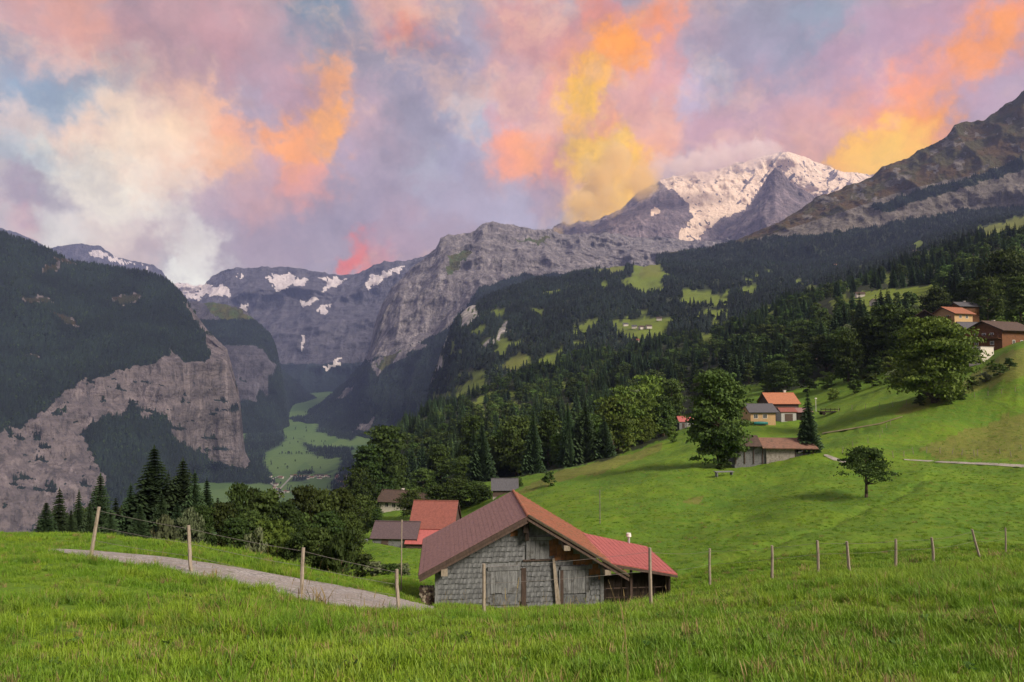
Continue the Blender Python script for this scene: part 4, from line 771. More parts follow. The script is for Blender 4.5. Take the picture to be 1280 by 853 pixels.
# edge of the wood, a row of big trees, then the nearest ones of the slope
near = pts[:, 1] < 1400
order = np.argsort(pts[:, 1]); nb_, ns_ = 0, 0; used = np.zeros(len(pts), bool)
edge = []
for px in np.arange(588, 850, 11.):
    bot = np.interp(px, [588, 640, 700, 760, 800, 835, 850], [600, 594, 585, 571, 557, 546, 538])
    edge.append((px+random.uniform(-4, 4), bot+random.uniform(-3, 1)))
for (px, py) in edge:
    x, y, z = gp(px, py, 90); hh = random.uniform(13, 20)*y/215*random.choice([.75, 1, 1]); kd = 'broad' if random.random() < .72 else 'spruce'
    tree(kd, x, y, z, hh, near_label(px, py, hh, kd)+' by the meadow', 'trees along the lower edge of the wood', width=random.uniform(.85, 1.05)*(1.0 if kd == 'spruce' else .85))
    if kd == 'broad': nb_ += 1
    else: ns_ += 1
def zone(px, py, y):
    if y > 420: return ('standing high on the wooded slope', 'high on the wooded slope')
    if px < 620: return ('in the lower wood beyond the small houses', 'in the lower wood beyond the small houses')
    if px < 880: return ('in the wood rising behind the shingled barn', 'in the wood behind the shingled barn')
    if px < 1060: return ('in the wood behind the orange roofed farmhouses', 'in the wood behind the orange roofed farmhouses')
    return ('on the wooded bank left of and above the chalets', 'round the upper chalets')
houses_px = [(935,1062,492,532),(1146,1300,372,456),(840,872,505,535),(1000,1035,440,462)]
for k in order:
    if nb_ >= 235 and ns_ >= 235: break
    px, py = float(qx[k]), float(qy[k])
    if not (-20 < px < 1300 and py < 690): used[k] = True if pts[k, 1] < 300 and px < 430 else used[k]; continue
    if any(a < px < b and c < py < d for a, b, c, d in houses_px) or (1150 < px and py > 372 and pts[k, 1] < 300): used[k] = True; continue
    kd = 'broad' if isb[k] else 'spruce'
    if (kd == 'broad' and nb_ >= 235) or (kd == 'spruce' and ns_ >= 235): continue
    used[k] = True; Y = pts[k, 1]; zw, zg = zone(px, py, Y); tone = random.random()
    h = (random.uniform(9, 15) if kd == 'broad' else random.uniform(12, 20))*(.75 if Y < 230 and px > 900 else 1)
    tree(kd, *map(float, pts[k]), h, near_label(px, py, h, kd), ('spruces' if kd == 'spruce' else 'broadleaf trees')+' of the wooded slope', detail=Y < 330, width=random.uniform(.85, 1.15))
    if kd == 'broad': nb_ += 1
    else: ns_ += 1
rest = (~used) & ~((qx > 1150) & (qy > 372) & (pts[:, 1] < 300)); rp = pts[rest]; rb = isb[rest]; n = len(rp)
far = rp[:, 1] > 1000
pr = protos([SPRL[0][0], SPRL[1][0], BRDL[0][0], BRDL[1][0]]+FARC+FARB[:1])
idx = np.where(far, np.where(rb, 7, 4+rng.integers(0, 3, n)), np.where(rb, 2+rng.integers(0, 2, n), rng.integers(0, 2, n)))
sc_ = np.where(rb, .9, 1.05)*rng.uniform(.75, 1.3, n)*np.where(far, 1.15, 1)
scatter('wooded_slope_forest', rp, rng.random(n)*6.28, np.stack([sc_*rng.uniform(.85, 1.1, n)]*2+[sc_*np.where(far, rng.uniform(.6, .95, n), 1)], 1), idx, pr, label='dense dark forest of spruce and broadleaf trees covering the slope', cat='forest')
prf = protos(FARC+FARB[:1])
def wood(name, Vm, wgt, dens, label, hs=1.0, lim=None):
    p = sample_surface(Vm, wgt, dens, 17., 5.5, 1/40.)
    if lim is not None and len(p) > lim: p = p[rng.permutation(len(p))[:lim]]
    n = len(p); s = hs*rng.uniform(.7, 1.3, n)
    return scatter(name, p-np.array([0, 0, 1.]), rng.random(n)*6.28, s, rng.choice([0, 1, 2, 0, 1, 2, 3], n), prf, label=label, cat='forest')
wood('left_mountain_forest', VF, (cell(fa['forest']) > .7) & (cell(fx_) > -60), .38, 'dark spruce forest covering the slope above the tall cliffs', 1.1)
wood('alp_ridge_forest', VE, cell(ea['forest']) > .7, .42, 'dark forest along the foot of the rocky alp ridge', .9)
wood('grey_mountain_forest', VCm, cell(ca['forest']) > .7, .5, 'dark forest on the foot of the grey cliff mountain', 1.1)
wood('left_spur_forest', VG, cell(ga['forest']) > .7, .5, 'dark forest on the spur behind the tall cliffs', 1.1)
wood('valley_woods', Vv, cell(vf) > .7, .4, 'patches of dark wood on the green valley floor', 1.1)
vl = []
for k in range(120):
    px = random.choice([random.uniform(290, 420), random.uniform(330, 440)]); py = random.uniform(545, 640); Y = -(-472)*F/(py-HZ); x = (px-640)/F*Y; vl.append((x, Y, float(zv(x, Y))))
for px in np.arange(352, 412, 3.2):
    py = 591; Y = 472*F/(py-HZ); x = (px-640)/F*Y; vl.append((x, Y+random.uniform(-20, 20), float(zv(x, Y))))
scatter('valley_hedgerow_trees', np.array(vl), rng.random(len(vl))*6.28, rng.uniform(.6, 1.3, len(vl)), rng.choice([3, 3, 0], len(vl)), prf, label='scattered hedgerow trees between the valley meadows', cat='trees')
# bushes in the meadows near the right-hand houses
for (px, py, h, v, lb) in [(1012,490,5,0,'bush at the left of the scrub above the dark play frame'),(1035,486,6,1,None),(1055,478,6,0,None),(1078,474,5,2,None),(1095,470,6,0,None),(1112,466,5,1,None),(1042,500,3.5,1,None),(1068,492,4,0,None),(1090,484,4,0,None),(1120,480,4,2,None),
 (1135,470,5,0,None),(960,492,5,1,None),(975,490,5,2,'grey rounded bush behind the orange roofed farmhouse'),(948,520,2,0,None),(1215,486,2.6,0,None),(1232,478,2.4,2,None),(1250,470,2.6,0,None),(1262,462,2.4,0,None),(1240,462,2.2,1,None),(1200,500,2.2,0,None),(1188,505,2.0,1,None),(1150,508,2.2,0,None),(1265,385,4,0,None),(1275,400,3,1,None),(1150,430,5,0,None),(1160,420,6,0,None),(1172,412,5,1,None)]:
    x, y, z = gp(px, py, 60); tree('shrub', x, y, z, h, lb or 'green shrub on the slope below the upper houses', 'shrubs scattered on the slope below the upper houses', variant=v, cat='bush')

# valley village and trees
M_wwall = solid('white_render', (.62, .60, .56), (.50, .48, .45), 2, bumpd=.005)
M_broof = solid('brown_roofing', (.10, .07, .06), (.06, .045, .04), 2, bumpd=.01)
M_rroof2 = solid('red_brown_roofing', (.22, .09, .06), (.15, .07, .05), 2, bumpd=.01)
def far_house_mesh(nm, mr):
    mb = MB(); mb.box(-5, 5, -4, 4, 0, 5); f1 = len(mb.f)
    mb.quad((-5.6, -4.8, 4.6), (5.6, -4.8, 4.6), (5.6, 0, 7.6), (-5.6, 0, 7.6)); mb.quad((5.6, 4.8, 4.6), (-5.6, 4.8, 4.6), (-5.6, 0, 7.6), (5.6, 0, 7.6)); mb.quad((-5, -4, 5), (-5, 4, 5), (-5, 0, 7.3)); mb.quad((5, -4, 5), (5, 0, 7.3), (5, 4, 5))
    return raw_mesh(nm, mb.v, mb.f, [M_wwall, mr], mat_idx=[0]*f1+[1, 1, 0, 0])
FH = [far_house_mesh('valley_house', M_broof), far_house_mesh('valley_house', M_rroof2)]
vh = [(random.gauss(408, 22), random.uniform(550, 566), 1) for _ in range(34)]+[(random.uniform(312, 372), random.uniform(526, 542), 1) for _ in range(26)]+[(random.gauss(430, 5), random.uniform(578, 612), 1.2) for _ in range(10)]+[(348, 545, 1.4), (372, 560, 1.5), (355, 553, 1.2), (405, 572, 1), (338, 616, 2.2), (288, 636, 1.6), (352, 575, 1), (431, 600, 1.4)]
for (px, py, s) in vh:
    Y = 472*F/(py-HZ); x = (px-640)/F*Y; z = float(zv(x, Y)); Y = -z*F/(py-HZ)
    o = link('valley_house', FH[random.random() < .3], loc=((px-640)/F*Y, Y, float(zv((px-640)/F*Y, Y))), rot=(0, 0, random.uniform(-.6, .6)), scale=(s, s, s)); tag(o, 'tiny pale house on the floor of the deep valley', 'house', 'houses of the village on the valley floor')
vr = MB()
def vp(px, py): Y = 472*F/(py-HZ); x = (px-640)/F*Y; Y = -float(zv(x, Y))*F/(py-HZ); x = (px-640)/F*Y; return (x, Y, float(zv(x, Y))+3)
for L_ in ([(338,628),(348,618),(358,606),(350,598),(342,588),(344,578),(352,566),(360,556)], [(424,620),(430,604),(436,590),(420,578),(380,562),(366,556),(350,540),(330,534)]):
    for (a, b) in zip(L_[:-1], L_[1:]):
        p_, q_ = vp(*a), vp(*b); vr.quad((p_[0]-4, *p_[1:]), (p_[0]+4, *p_[1:]), (q_[0]+4, *q_[1:]), (q_[0]-4, *q_[1:]))
tag(vr.obj('valley_road', solid('pale_road', (.30, .30, .27), (.25, .25, .23), .1, bumpd=0)), kind='structure')

# ------------------------------------------------------------------ building kit
def wood_mat(name, c, c2, c3=None, scale=3., stretch=(1, 1, 6), rnd=.12):
    return solid(name, c, c2, scale, .85, .006, stretch, rnd=rnd, dirt=c3)
M_grey = wood_mat('weathered_shingle', (.185, .20, .22), (.095, .105, .12), (.05, .05, .052), 5, (3, 3, 1), .17)
M_greyw = wood_mat('weathered_board', (.22, .235, .255), (.12, .13, .145), (.06, .06, .06), 4, (5, 5, .6), .18)
M_warm = wood_mat('orange_shingle', (.26, .115, .05), (.14, .075, .042), (.08, .055, .045), 5, (2, 2, 1), .3)
M_brown = wood_mat('brown_timber', (.105, .075, .065), (.06, .045, .04), None, 4, (4, 4, .5), .15)
M_dark = wood_mat('dark_timber', (.035, .026, .022), (.018, .014, .012), None, 4, (4, 4, .5), .15)
M_chalet = wood_mat('chalet_timber', (.17, .08, .04), (.11, .052, .028), (.06, .032, .02), 3, (.4, .4, 6), .1)
M_cream = solid('ochre_render', (.48, .34, .19), (.40, .28, .16), 2, bumpd=.004)
M_glass = solid('window_glass', (.03, .035, .045), (.02, .025, .03), 3, .15, 0, spec=.6)
M_stone = solid('rubble_stone', (.34, .33, .31), (.20, .19, .18), 2.5, bumpd=.05, dirt=(.12, .11, .09))
M_purple = solid('purple_brown_roofing', (.29, .175, .17), (.215, .135, .135), 9, .85, .004, spec=.1, dirt=(.14, .085, .085))
M_dpurple = solid('dark_purple_roofing', (.115, .085, .095), (.08, .06, .07), 4, .8, .01)
M_redtin = solid('faded_red_tin', (.42, .12, .115), (.34, .10, .10), 4, .55, .003, (1, 6, 1), spec=.4, dirt=(.22, .06, .06))
M_redroof = solid('rusty_red_tin', (.26, .095, .08), (.19, .07, .06), 3, .7, .01, dirt=(.15, .06, .05))
M_tile = solid('clay_tile', (.30, .115, .07), (.20, .085, .055), 5, .85, .01, rnd=.2, dirt=(.10, .085, .05))
M_rust = solid('rust_brown_tile', (.24, .135, .10), (.16, .095, .075), 2.5, .9, .02, (1, 2, 1), dirt=(.09, .07, .055))
M_oroof = solid('orange_tile', (.42, .18, .10), (.30, .13, .08), 3, .8, .01)
M_moss = solid('mossy_verge', (.085, .07, .05), (.05, .042, .032), 6, .9, .02, dirt=(.05, .06, .025))
M_slate = solid('grey_slate', (.10, .105, .12), (.07, .07, .085), 4, .6, .01)
M_metal = solid('galvanised_metal', (.42, .44, .46), (.32, .33, .35), 5, .45, .002, spec=.5)
M_white = solid('white_paint', (.75, .75, .73), (.62, .62, .6), 4, .6, .002)
M_post = solid('grey_fence_wood', (.36, .32, .27), (.22, .19, .16), 6, .9, .006, (6, 6, .7), dirt=(.16, .14, .10))
M_teal = solid('teal_tarpaulin', (.02, .20, .19), (.015, .13, .13), 3, .5, .01)
M_wire = solid('fence_wire', (.22, .21, .20), (.15, .14, .13), 9, .5, 0, spec=.5)

def gable_house(name, label, cat, loc, rz, L, Wd, hw, rise, over, mwall, mroof, windows=(), door=None, roofthk=.18, base=None, chimney=None, group=None, balcony=False, gable_mat=None):
    """ridge along local x; windows: (side, u, z, w, h) side 'f' front (-y) or 'g' gable (-x) / 'h' gable (+x)"""
    o = thing(name, label, cat, loc, rz, group); x0, x1, y0, y1 = -L/2, L/2, -Wd/2, Wd/2
    b0 = base[0] if base else 0
    if base: mb = MB(); mb.box(x0-.05, x1+.05, y0-.05, y1+.05, -3, b0); mb.obj('foundation', base[1], o)
    mb = MB(); i = 0
    for (xa, s) in ((x0, 1), (x1, -1)):
        mb.quad((xa, y0, b0-.02 if base else -3), (xa, y0, hw), (xa, 0, hw+rise), (xa, y1, hw), (xa, y1, b0-.02 if base else -3))
    zb = b0-.02 if base else -3
    mb.quad((x0, y0, zb), (x1, y0, zb), (x1, y0, hw), (x0, y0, hw)); mb.quad((x1, y1, zb), (x0, y1, zb), (x0, y1, hw), (x1, y1, hw)); mb.obj('wall', mwall, o)
    k = over*rise/(Wd/2); rf = MB()
    rf.slab((x0-over, y0-over, hw-k+.1), (x1+over, y0-over, hw-k+.1), (x1+over, 0, hw+rise+.1), (x0-over, 0, hw+rise+.1), roofthk)
    rf.slab((x1+over, y1+over, hw-k+.1), (x0-over, y1+over, hw-k+.1), (x0-over, 0, hw+rise+.1), (x1+over, 0, hw+rise+.1), roofthk)
    rf.box(x0-over, x1+over, -.12, .12, hw+rise+.04, hw+rise+.2)
    r_ = rf.obj('roof', mroof, o)
    fb = MB()
    for xa in (x0-over-.03, x1+over-.02):
        for s in (-1, 1): fb.hexa([(xa, 0, hw+rise-.22), (xa+.05, 0, hw+rise-.22), (xa+.05, s*(Wd/2+over), hw-k-.22), (xa, s*(Wd/2+over), hw-k-.22), (xa, 0, hw+rise+.08), (xa+.05, 0, hw+rise+.08), (xa+.05, s*(Wd/2+over), hw-k+.08), (xa, s*(Wd/2+over), hw-k+.08)])
    fb.obj('barge_board', M_brown, o)
    if chimney:
        cx, cy_, ch = chimney; mb = MB(); mb.box(cx-.3, cx+.3, cy_-.3, cy_+.3, hw+rise*.3, hw+rise+ch); mb.box(cx-.38, cx+.38, cy_-.38, cy_+.38, hw+rise+ch+.003, hw+rise+ch+.12); mb.obj('chimney', M_wwall, r_)
    for (sd_, u, z, w_, h_) in windows:
        fr = MB(); pn = MB(); f_ = .09; D = .06
        def put(mb, a, b, c, d, e0, e1):
            if sd_ == 'f': mb.box(a, b, y0-e1, y0-e0, c, d)
            elif sd_ == 'g': mb.box(x0-e1, x0-e0, a, b, c, d)
            else: mb.box(x1+e0, x1+e1, a, b, c, d)
        put(fr, u-w_/2-f_, u-w_/2, z-f_, z+h_+f_, .002, D); put(fr, u+w_/2, u+w_/2+f_, z-f_, z+h_+f_, .002, D); put(fr, u-w_/2, u+w_/2, z-f_, z, .002, D); put(fr, u-w_/2, u+w_/2, z+h_, z+h_+f_, .002, D); put(fr, u-.03, u+.03, z, z+h_, .012, D-.01)
        put(pn, u-w_/2, u+w_/2, z, z+h_, .001, .012)
        wn = fr.obj('window', M_white, o); pn.obj('pane', M_glass, wn)
    if door:
        u, w_, h_ = door; mb = MB(); mb.box(u-w_/2, u+w_/2, y0-.06, y0-.002, b0, b0+h_); d_ = mb.obj('door', M_brown, o); q_ = MB(); q_.box(u+w_*.35, u+w_*.42, y0-.12, y0-.06, b0+1, b0+1.05); q_.obj('handle', M_metal, d_)
    if balcony:
        zb_ = b0+(hw-b0)*.5; mb = MB(); mb.box(x0-1.3, x0-.003, y0+.2, y1-.2, zb_, zb_+.15); bl_ = mb.obj('balcony', M_chalet, o); q_ = MB()
        yy = y0+.25
        while yy < y1-.25: q_.box(x0-1.28, x0-1.22, yy, yy+.13, zb_+.16, zb_+1.0); yy += .2
        q_.box(x0-1.32, x0-1.2, y0+.2, y1-.2, zb_+1.002, zb_+1.1); q_.obj('railing', M_chalet, bl_)
    return o
def place(px, py, Y0=60): return gp(px, py, Y0)

# small houses left of the barn
gable_house('red_roofed_barn', 'weathered barn with a steep rusty red roof left of the shingled barn', 'barn', at(546, 125), R(-4), 7.6, 8.4, 4.0, 3.8, .3, M_brown, M_redroof, door=(1, 1.8, 2.2))
o_ = bpy.data.objects['red_roofed_barn']
mb = MB(); mb.slab((-4.1, -7.4, 1.9), (4.1, -7.4, 1.9), (4.1, -4.3, 3.75), (-4.1, -4.3, 3.75), .12); mb.obj('lean_to_roof', M_redtin, o_)
mb = MB(); mb.box(-3.9, 3.9, -7.0, -4.3, -3, 1.95); mb.obj('lean_to_wall', M_brown, o_)
gable_house('long_shed', 'long low board shed with a dark purple roof beside the red roofed barn', 'shed', at(499, 122), R(-4), 7.4, 6.0, 2.4, 2.0, .4, M_greyw, M_dpurple, base=(.4, M_stone), door=(-1.5, 1.2, 1.8))
gable_house('cottage', 'small cottage with white walls under a brown hipped looking roof', 'house', at(500, 208), R(-14), 9.0, 7.5, 3.6, 2.3, .9, M_wwall, M_broof, windows=[('f', -2.2, 1.6, 1., 1.1), ('f', 0, 1.6, 1., 1.1), ('f', 2.2, 1.6, 1., 1.1), ('g', 0, 1.6, 1, 1.1)], chimney=(1, .8, .4))
gable_house('grey_roofed_hut', 'little hut with a dark grey roof just behind the barn ridge', 'hut', (*at(631, 152)[:2], at(631, 152)[2]-.9), R(2), 5.2, 4.4, 2.2, 1.9, .4, M_brown, M_slate, base=(.6, M_stone))
gable_house('tiny_shed', 'tiny weathered shed half hidden by bushes right of the cottage', 'shed', at(531, 212), R(-25), 4, 3.5, 2.4, 1.4, .3, M_greyw, M_broof)
# farmhouses right of the large oval tree
gable_house('small_red_roofed_hut', 'small hut with a bright red roof left of the large oval tree', 'hut', gp(856, 535, 100), R(3), 5.6, 4.6, 2.6, 1.7, .3, M_greyw, M_redtin, windows=[('f', .8, .9, .8, .8)], door=(-1.2, .9, 1.9))
gable_house('ochre_house', 'low ochre house with a slate grey roof beside the large oval tree', 'house', gp(948, 529, 110), R(4), 6.8, 6.0, 3.3, 1.8, .6, M_cream, M_slate, windows=[('f', .5, 1.5, 1.0, 1.0), ('f', -2, 1.5, 1, 1)])
hx, hy, hz = gp(978, 525, 110)
gable_house('orange_roofed_farmhouse', 'farmhouse with a bright orange tiled roof between the slate roofed house and the spruce', 'house', (hx, hy+3, hz+.6), R(2), 8.2, 8.5, 4.2, 2.7, .5, M_brown, M_oroof, windows=[('f', 2.2, 1.5, 1, 1), ('g', 0, 3, .9, .9)], chimney=(2.2, .5, .7))
gable_house('metal_garage', 'grey metal clad garage in front of the orange roofed farmhouse', 'garage', (hx-.4, hy-3.6, hz), R(2), 4.2, 3.6, 2.6, .9, .3, M_metal, M_redroof, door=(0, 2.2, 2.0))
gable_house('open_shed', 'open shed with a purple grey roof at the right of the metal garage', 'shed', (hx+4.2, hy-2.6, hz), R(2), 4.0, 4.2, 2.5, .9, .4, M_dark, M_purple)
# play frame, lamp and boat cover near by
x, y, z = gp(1036, 519, 110); t_ = thing('hay_trailer', 'dark open trailer standing on the grass right of the single spruce', 'trailer', (x, y, z))
mb = MB(); mb.box(-2.6, 2.6, -1, 1, .75, 1.0); mb.obj('bed', M_dark, t_); mb = MB(); [mb.box(a, a+.12, -1, -.9, 1.003, 1.9) for a in (-2.6, -1.3, 0, 1.2, 2.45)]; mb.box(-2.6, 2.6, -1.04, -1.003, 1.5, 1.7); mb.obj('side_rack', M_dark, t_)
for a in (-1.7, 1.7):
    for b_ in (-.95, .8): mb = MB(); mb.tube((a, b_, .45), (a, b_+.18, .45), .45, n=12); mb.obj('wheel', M_dark, t_)
x, y, z = gp(1030, 514, 110); mb = MB(); mb.tube((0, 0, -.3), (0, 0, 3.4), .07); t_ = thing('yard_lamp', 'thin white lamp post beside the dark open trailer', 'lamp post', (x-1, y+3, z)); mb.obj('pole', M_white, t_); mb = MB(); mb.box(-.25, .25, -.25, .25, 3.4, 3.7); mb.obj('lamp_head', M_white, t_)
x, y, z = gp(950, 532, 110); t_ = thing('boat', 'small boat under a bright teal cover in front of the ochre house', 'boat', (x, y, z), R(5))
V_ = []; 
for i in range(9):
    s = -1+i/4; wv = .8*(1-abs(s)**2.4)+.02
    V_ += [(s*2.2, -wv, .7), (s*2.2, -wv*.6, .2), (s*2.2, wv*.6, .2), (s*2.2, wv, .7), (s*2.2, 0, 1.05-.2*s*s)]
Fs = [(i*5+a, i*5+(a+1) % 5, i*5+5+(a+1) % 5, i*5+5+a) for i in range(8) for a in range(5)]
link('cover', raw_mesh('boat_cover', V_, Fs, M_teal, True), t_); mb = MB(); mb.box(-1.4, 1.4, -.4, .4, 0, .22); mb.obj('cradle', M_brown, t_)
x, y, z = at(481, 136); t_ = thing('garden_cart', 'teal covered cart on the grass above the dark purple roofed shed', 'cart', (x, y, z), R(-10))
mb = MB(); mb.box(-1.1, 1.1, -.8, .8, .7, 1.7); mb.hexa([(-1.15,-.85,1.7),(1.15,-.85,1.7),(1.15,.85,1.7),(-1.15,.85,1.7),(-.9,-.3,2.15),(.9,-.3,2.15),(.9,.3,2.15),(-.9,.3,2.15)]); mb.obj('cover', M_teal, t_)
for a in (-.7, .7):
    for b_ in (-.9, .75): mb = MB(); mb.tube((a, b_, .35), (a, b_+.15, .35), .35, n=10); mb.obj('wheel', M_dark, t_)
x, y, z = at(456, 128); t_ = thing('wood_trough', 'small wooden trough in the grass at the left of the shed', 'trough', (x, y, z)); mb = MB(); mb.box(-.9, .9, -.35, .35, .35, .8); mb.obj('basin', M_greyw, t_)
for a in (-.7, .7): mb = MB(); mb.box(a-.06, a+.06, -.3, .3, -.2, .349); mb.obj('leg', M_greyw, t_)

# long weathered barn in the meadow
bx, by, bz = gp(985, 574, 110)
lb_ = thing('long_barn', 'long weathered barn with a rust brown roof and whitewashed stone wall in the meadow', 'barn', (bx, by, bz), R(-6))
mb = MB(); mb.box(-3.8, 1.2, 0, 6, -2.5, 2.0); mb.obj('stone_wall', M_stone, lb_)
mb = MB(); mb.box(-9.4, -3.81, .3, 6, -2.5, 2.3); mb.obj('board_wall', M_greyw, lb_)
mb = MB(); mb.box(1.21, 4.6, .4, .5, -1.5, 1.0); mb.box(1.21, 4.6, 5.8, 6, -1.5, 2.2); mb.box(4.5, 4.6, .5, 5.8, -1.5, 1.0); mb.obj('porch_wall', M_greyw, lb_)
mb = MB(); mb.box(1.205, 1.3, .5, 5.8, -1.5, 2.3); mb.obj('back_wall', M_dark, lb_)
for a in (1.4, 2.9, 4.5): mb = MB(); mb.box(a-.08, a+.08, .2, .36, -1.5, 2.2); mb.obj('post', M_brown, lb_)
mb = MB(); mb.slab((-4.6, -.8, 2.0), (5.2, -.8, 2.0), (4.6, 3.0, 3.6), (-4.6, 3.0, 3.6), .18); mb.slab((5.2, 6.6, 2.0), (-4.6, 6.6, 2.0), (-4.6, 3.0, 3.6), (4.6, 3.0, 3.6), .18); mb.obj('roof', M_rust, lb_)
mb = MB(); mb.slab((-10, -.6, 2.3), (-4.62, -.6, 2.3), (-4.62, 3.2, 4.0), (-10, 3.2, 4.0), .18); mb.slab((-4.62, 6.6, 2.3), (-10, 6.6, 2.3), (-10, 3.2, 4.0), (-4.62, 3.2, 4.0), .18); o2 = mb.obj('roof', M_broof, lb_)
mb = MB(); mb.quad((1.2, .0, 2.0), (1.2, 6, 2.0), (1.2, 3.0, 3.4)); mb.quad((4.6, .2, 2.15), (4.6, 5.8, 2.15), (4.6, 3.0, 3.3)); mb.obj('gable', M_greyw, lb_)
for a in (-9.2, -7.6, -6.0, -4.4): mb = MB(); mb.box(a-.07, a+.07, .18, .29, -1, 2.25); mb.obj('batten', M_brown, lb_)
x, y, z = gp(905, 594, 90); t_ = thing('wooden_bench', 'low grey wooden bench under the large oval tree', 'bench', (x, y, z), R(8)); mb = MB(); mb.box(-1.6, 1.6, -.5, .5, .5, .6); mb.obj('seat', M_greyw, t_)
for a in (-1.3, 1.3): mb = MB(); mb.box(a-.08, a+.08, -.4, .4, -.4, .499); mb.obj('leg', M_greyw, t_)

# chalets on the right
cx_, cy2, cz_ = gp(1238, 449, 120)
gable_house('big_chalet', 'big dark timber chalet with a balcony on the slope at the right edge', 'chalet', (*at(1251, 200)[:2], float(P(1251, 437, 200)[2])), R(22), 14., 10., 5.6, 2.5, 1.2, M_chalet, M_broof, windows=[('g', -2.2, 3.6, .9, .9), ('g', 0, 3.6, .9, .9), ('g', 2.2, 3.6, .9, .9), ('g', -2.2, 1.2, .9, .9), ('g', 2.2, 1.2, .9, .9), ('f', -2, 1.4, 1, 1), ('f', 1.5, 1.4, 1, 1)], chimney=(-1.5, .8, .4), balcony=True)
gable_house('chalet_annex', 'dark slate roofed annex at the left of the big timber chalet', 'house', (*at(1216, 212)[:2], float(P(1216, 425, 212)[2])), R(8), 9, 6, 3.4, 2., .8, M_chalet, M_slate)
mb = MB(); mb.box(-2.9, 2.9, 0, 3, -2.5, 3.2); t_ = thing('white_retaining_wall', 'white block wall below the big timber chalet', 'wall', (cx_+.3, cy2+1.5, cz_), R(26)); mb.obj('wall', M_wwall, t_); mb = MB(); mb.box(-3.0, 3.0, -.1, 3.1, 3.203, 3.35); mb.obj('coping', M_stone, t_)
hx, hy, hz = cx_-10, cy2+42, cz_+12.5
gable_house('tan_chalet', 'tan walled chalet with a reddish tiled roof above the huge spreading tree', 'chalet', (*at(1192, 232)[:2], float(P(1192, 410, 232)[2])), R(20), 8.5, 8, 4.8, 2.1, .9, M_cream, M_tile, windows=[('g', -1.6, 3., 1, 1), ('g', 1.4, 3., 1, 1), ('g', 0, .9, 1, 1), ('f', -1.5, 3, 1, 1), ('f', 1.5, 3, 1, 1)], balcony=True)
gable_house('dark_roofed_house', 'dark roofed house peeping out behind the tan chalet', 'house', (*at(1207, 262)[:2], float(P(1207, 397, 262)[2])), R(5), 7.5, 6, 4.2, 1.6, .7, M_chalet, M_slate, chimney=(.5, .3, .5))
gable_house('dark_hut', 'small dark hut with a white base left of the tan chalet', 'hut', (*at(1157, 225)[:2], float(P(1157, 405, 225)[2])), R(60), 5, 4.6, 2.8, 1.6, .5, M_dark, M_broof, base=(.8, M_wwall))
gable_house('forest_house', 'white walled house almost hidden by trees above the farmhouses', 'house', (*at(1020, 330)[:2], float(P(1020, 459, 330)[2])), R(-20), 8, 6, 2.8, 1.8, .7, M_wwall, M_broof)
for i, (px, py, Y, lb, mr) in enumerate([(1017,337,1150,'far orange roofed house on the crest of the wood, left one of the two',M_oroof),(1044,333,1200,'far orange roofed house on the crest of the wood, right one of the two',M_oroof),(1143,317,1000,'far pale hut at the meadow left of the upper pasture',M_broof),
 (795,429,1250,'far red roofed house below the village clearing',M_redroof),(755,437,1150,'far pale house in the wood left of the village clearing',M_broof),(824,401,1500,'far brown house at the right end of the village clearing',M_broof),(782,408,1500,'far white house at the left end of the village clearing',M_slate),(793,411,1480,'second white house from the left in the village clearing',M_slate),(802,412,1480,'white house in the middle of the village clearing',M_broof),(811,411,1480,'white house right of the middle of the village clearing',M_broof),
 (1075,372,480,'small dark hut in the upper pasture meadow',M_broof),(1095,382,460,'small dark hut at the bottom edge of the upper pasture meadow',M_broof),(640,468,1100,'far brown hut in the tan clearing on the left of the wood',M_broof)]):
    x, y = (px-640)/F*Y, Y; z = float(zt(x, y))
    gp_ = gp(px, py, 300); 
    if abs(gp_[1]-Y) < Y*.8: x, y, z = gp_
    s = .95 if y > 900 else .6
    o = link('far_house', FH[0] if mr is M_broof else far_house_mesh('far_house', mr), loc=(x, y, z-.3), rot=(0, 0, random.uniform(-.4, .4)), scale=(s, s, s)); tag(o, lb, 'house')

# ------------------------------------------------------------------ the shingled barn
BZ = -12.0
barn = thing('shingled_barn', 'old barn with grey shingled gable, shuttered openings and a purple brown roof', 'barn', (.77, 33, BZ), math.atan2(.0976, .995))
zA, zL, zR, xL, xR, Lb = BZ*-1-6.69, -BZ-9.33, -BZ-9.66, -5.18, 4.9, 7.15
wx0, wx1, wy = -4.35, 3.75, .75
def zroof(x): return zA+(x/xL)*(zL-zA) if x < 0 else zA+(x/xR)*(zR-zA)
mb = MB(); T = .34   # core walls
def under(x): return zroof(x)-T
mb.quad((wx0, wy, -1), (wx1, wy, -1), (wx1, wy, under(wx1)), (0, wy, under(0)), (wx0, wy, under(wx0)))
mb.quad((wx0, Lb-.3, -1), (wx0, Lb-.3, under(wx0)), (0, Lb-.3, under(0)), (wx1, Lb-.3, under(wx1)), (wx1, Lb-.3, -1))
mb.quad((wx0, wy, -1), (wx0, wy, under(wx0)), (wx0, Lb-.3, under(wx0)), (wx0, Lb-.3, -1)); mb.quad((wx1, wy, -1), (wx1, Lb-.3, -1), (wx1, Lb-.3, under(wx1)), (wx1, wy, under(wx1)))
wall = mb.obj('wall', M_greyw, barn)
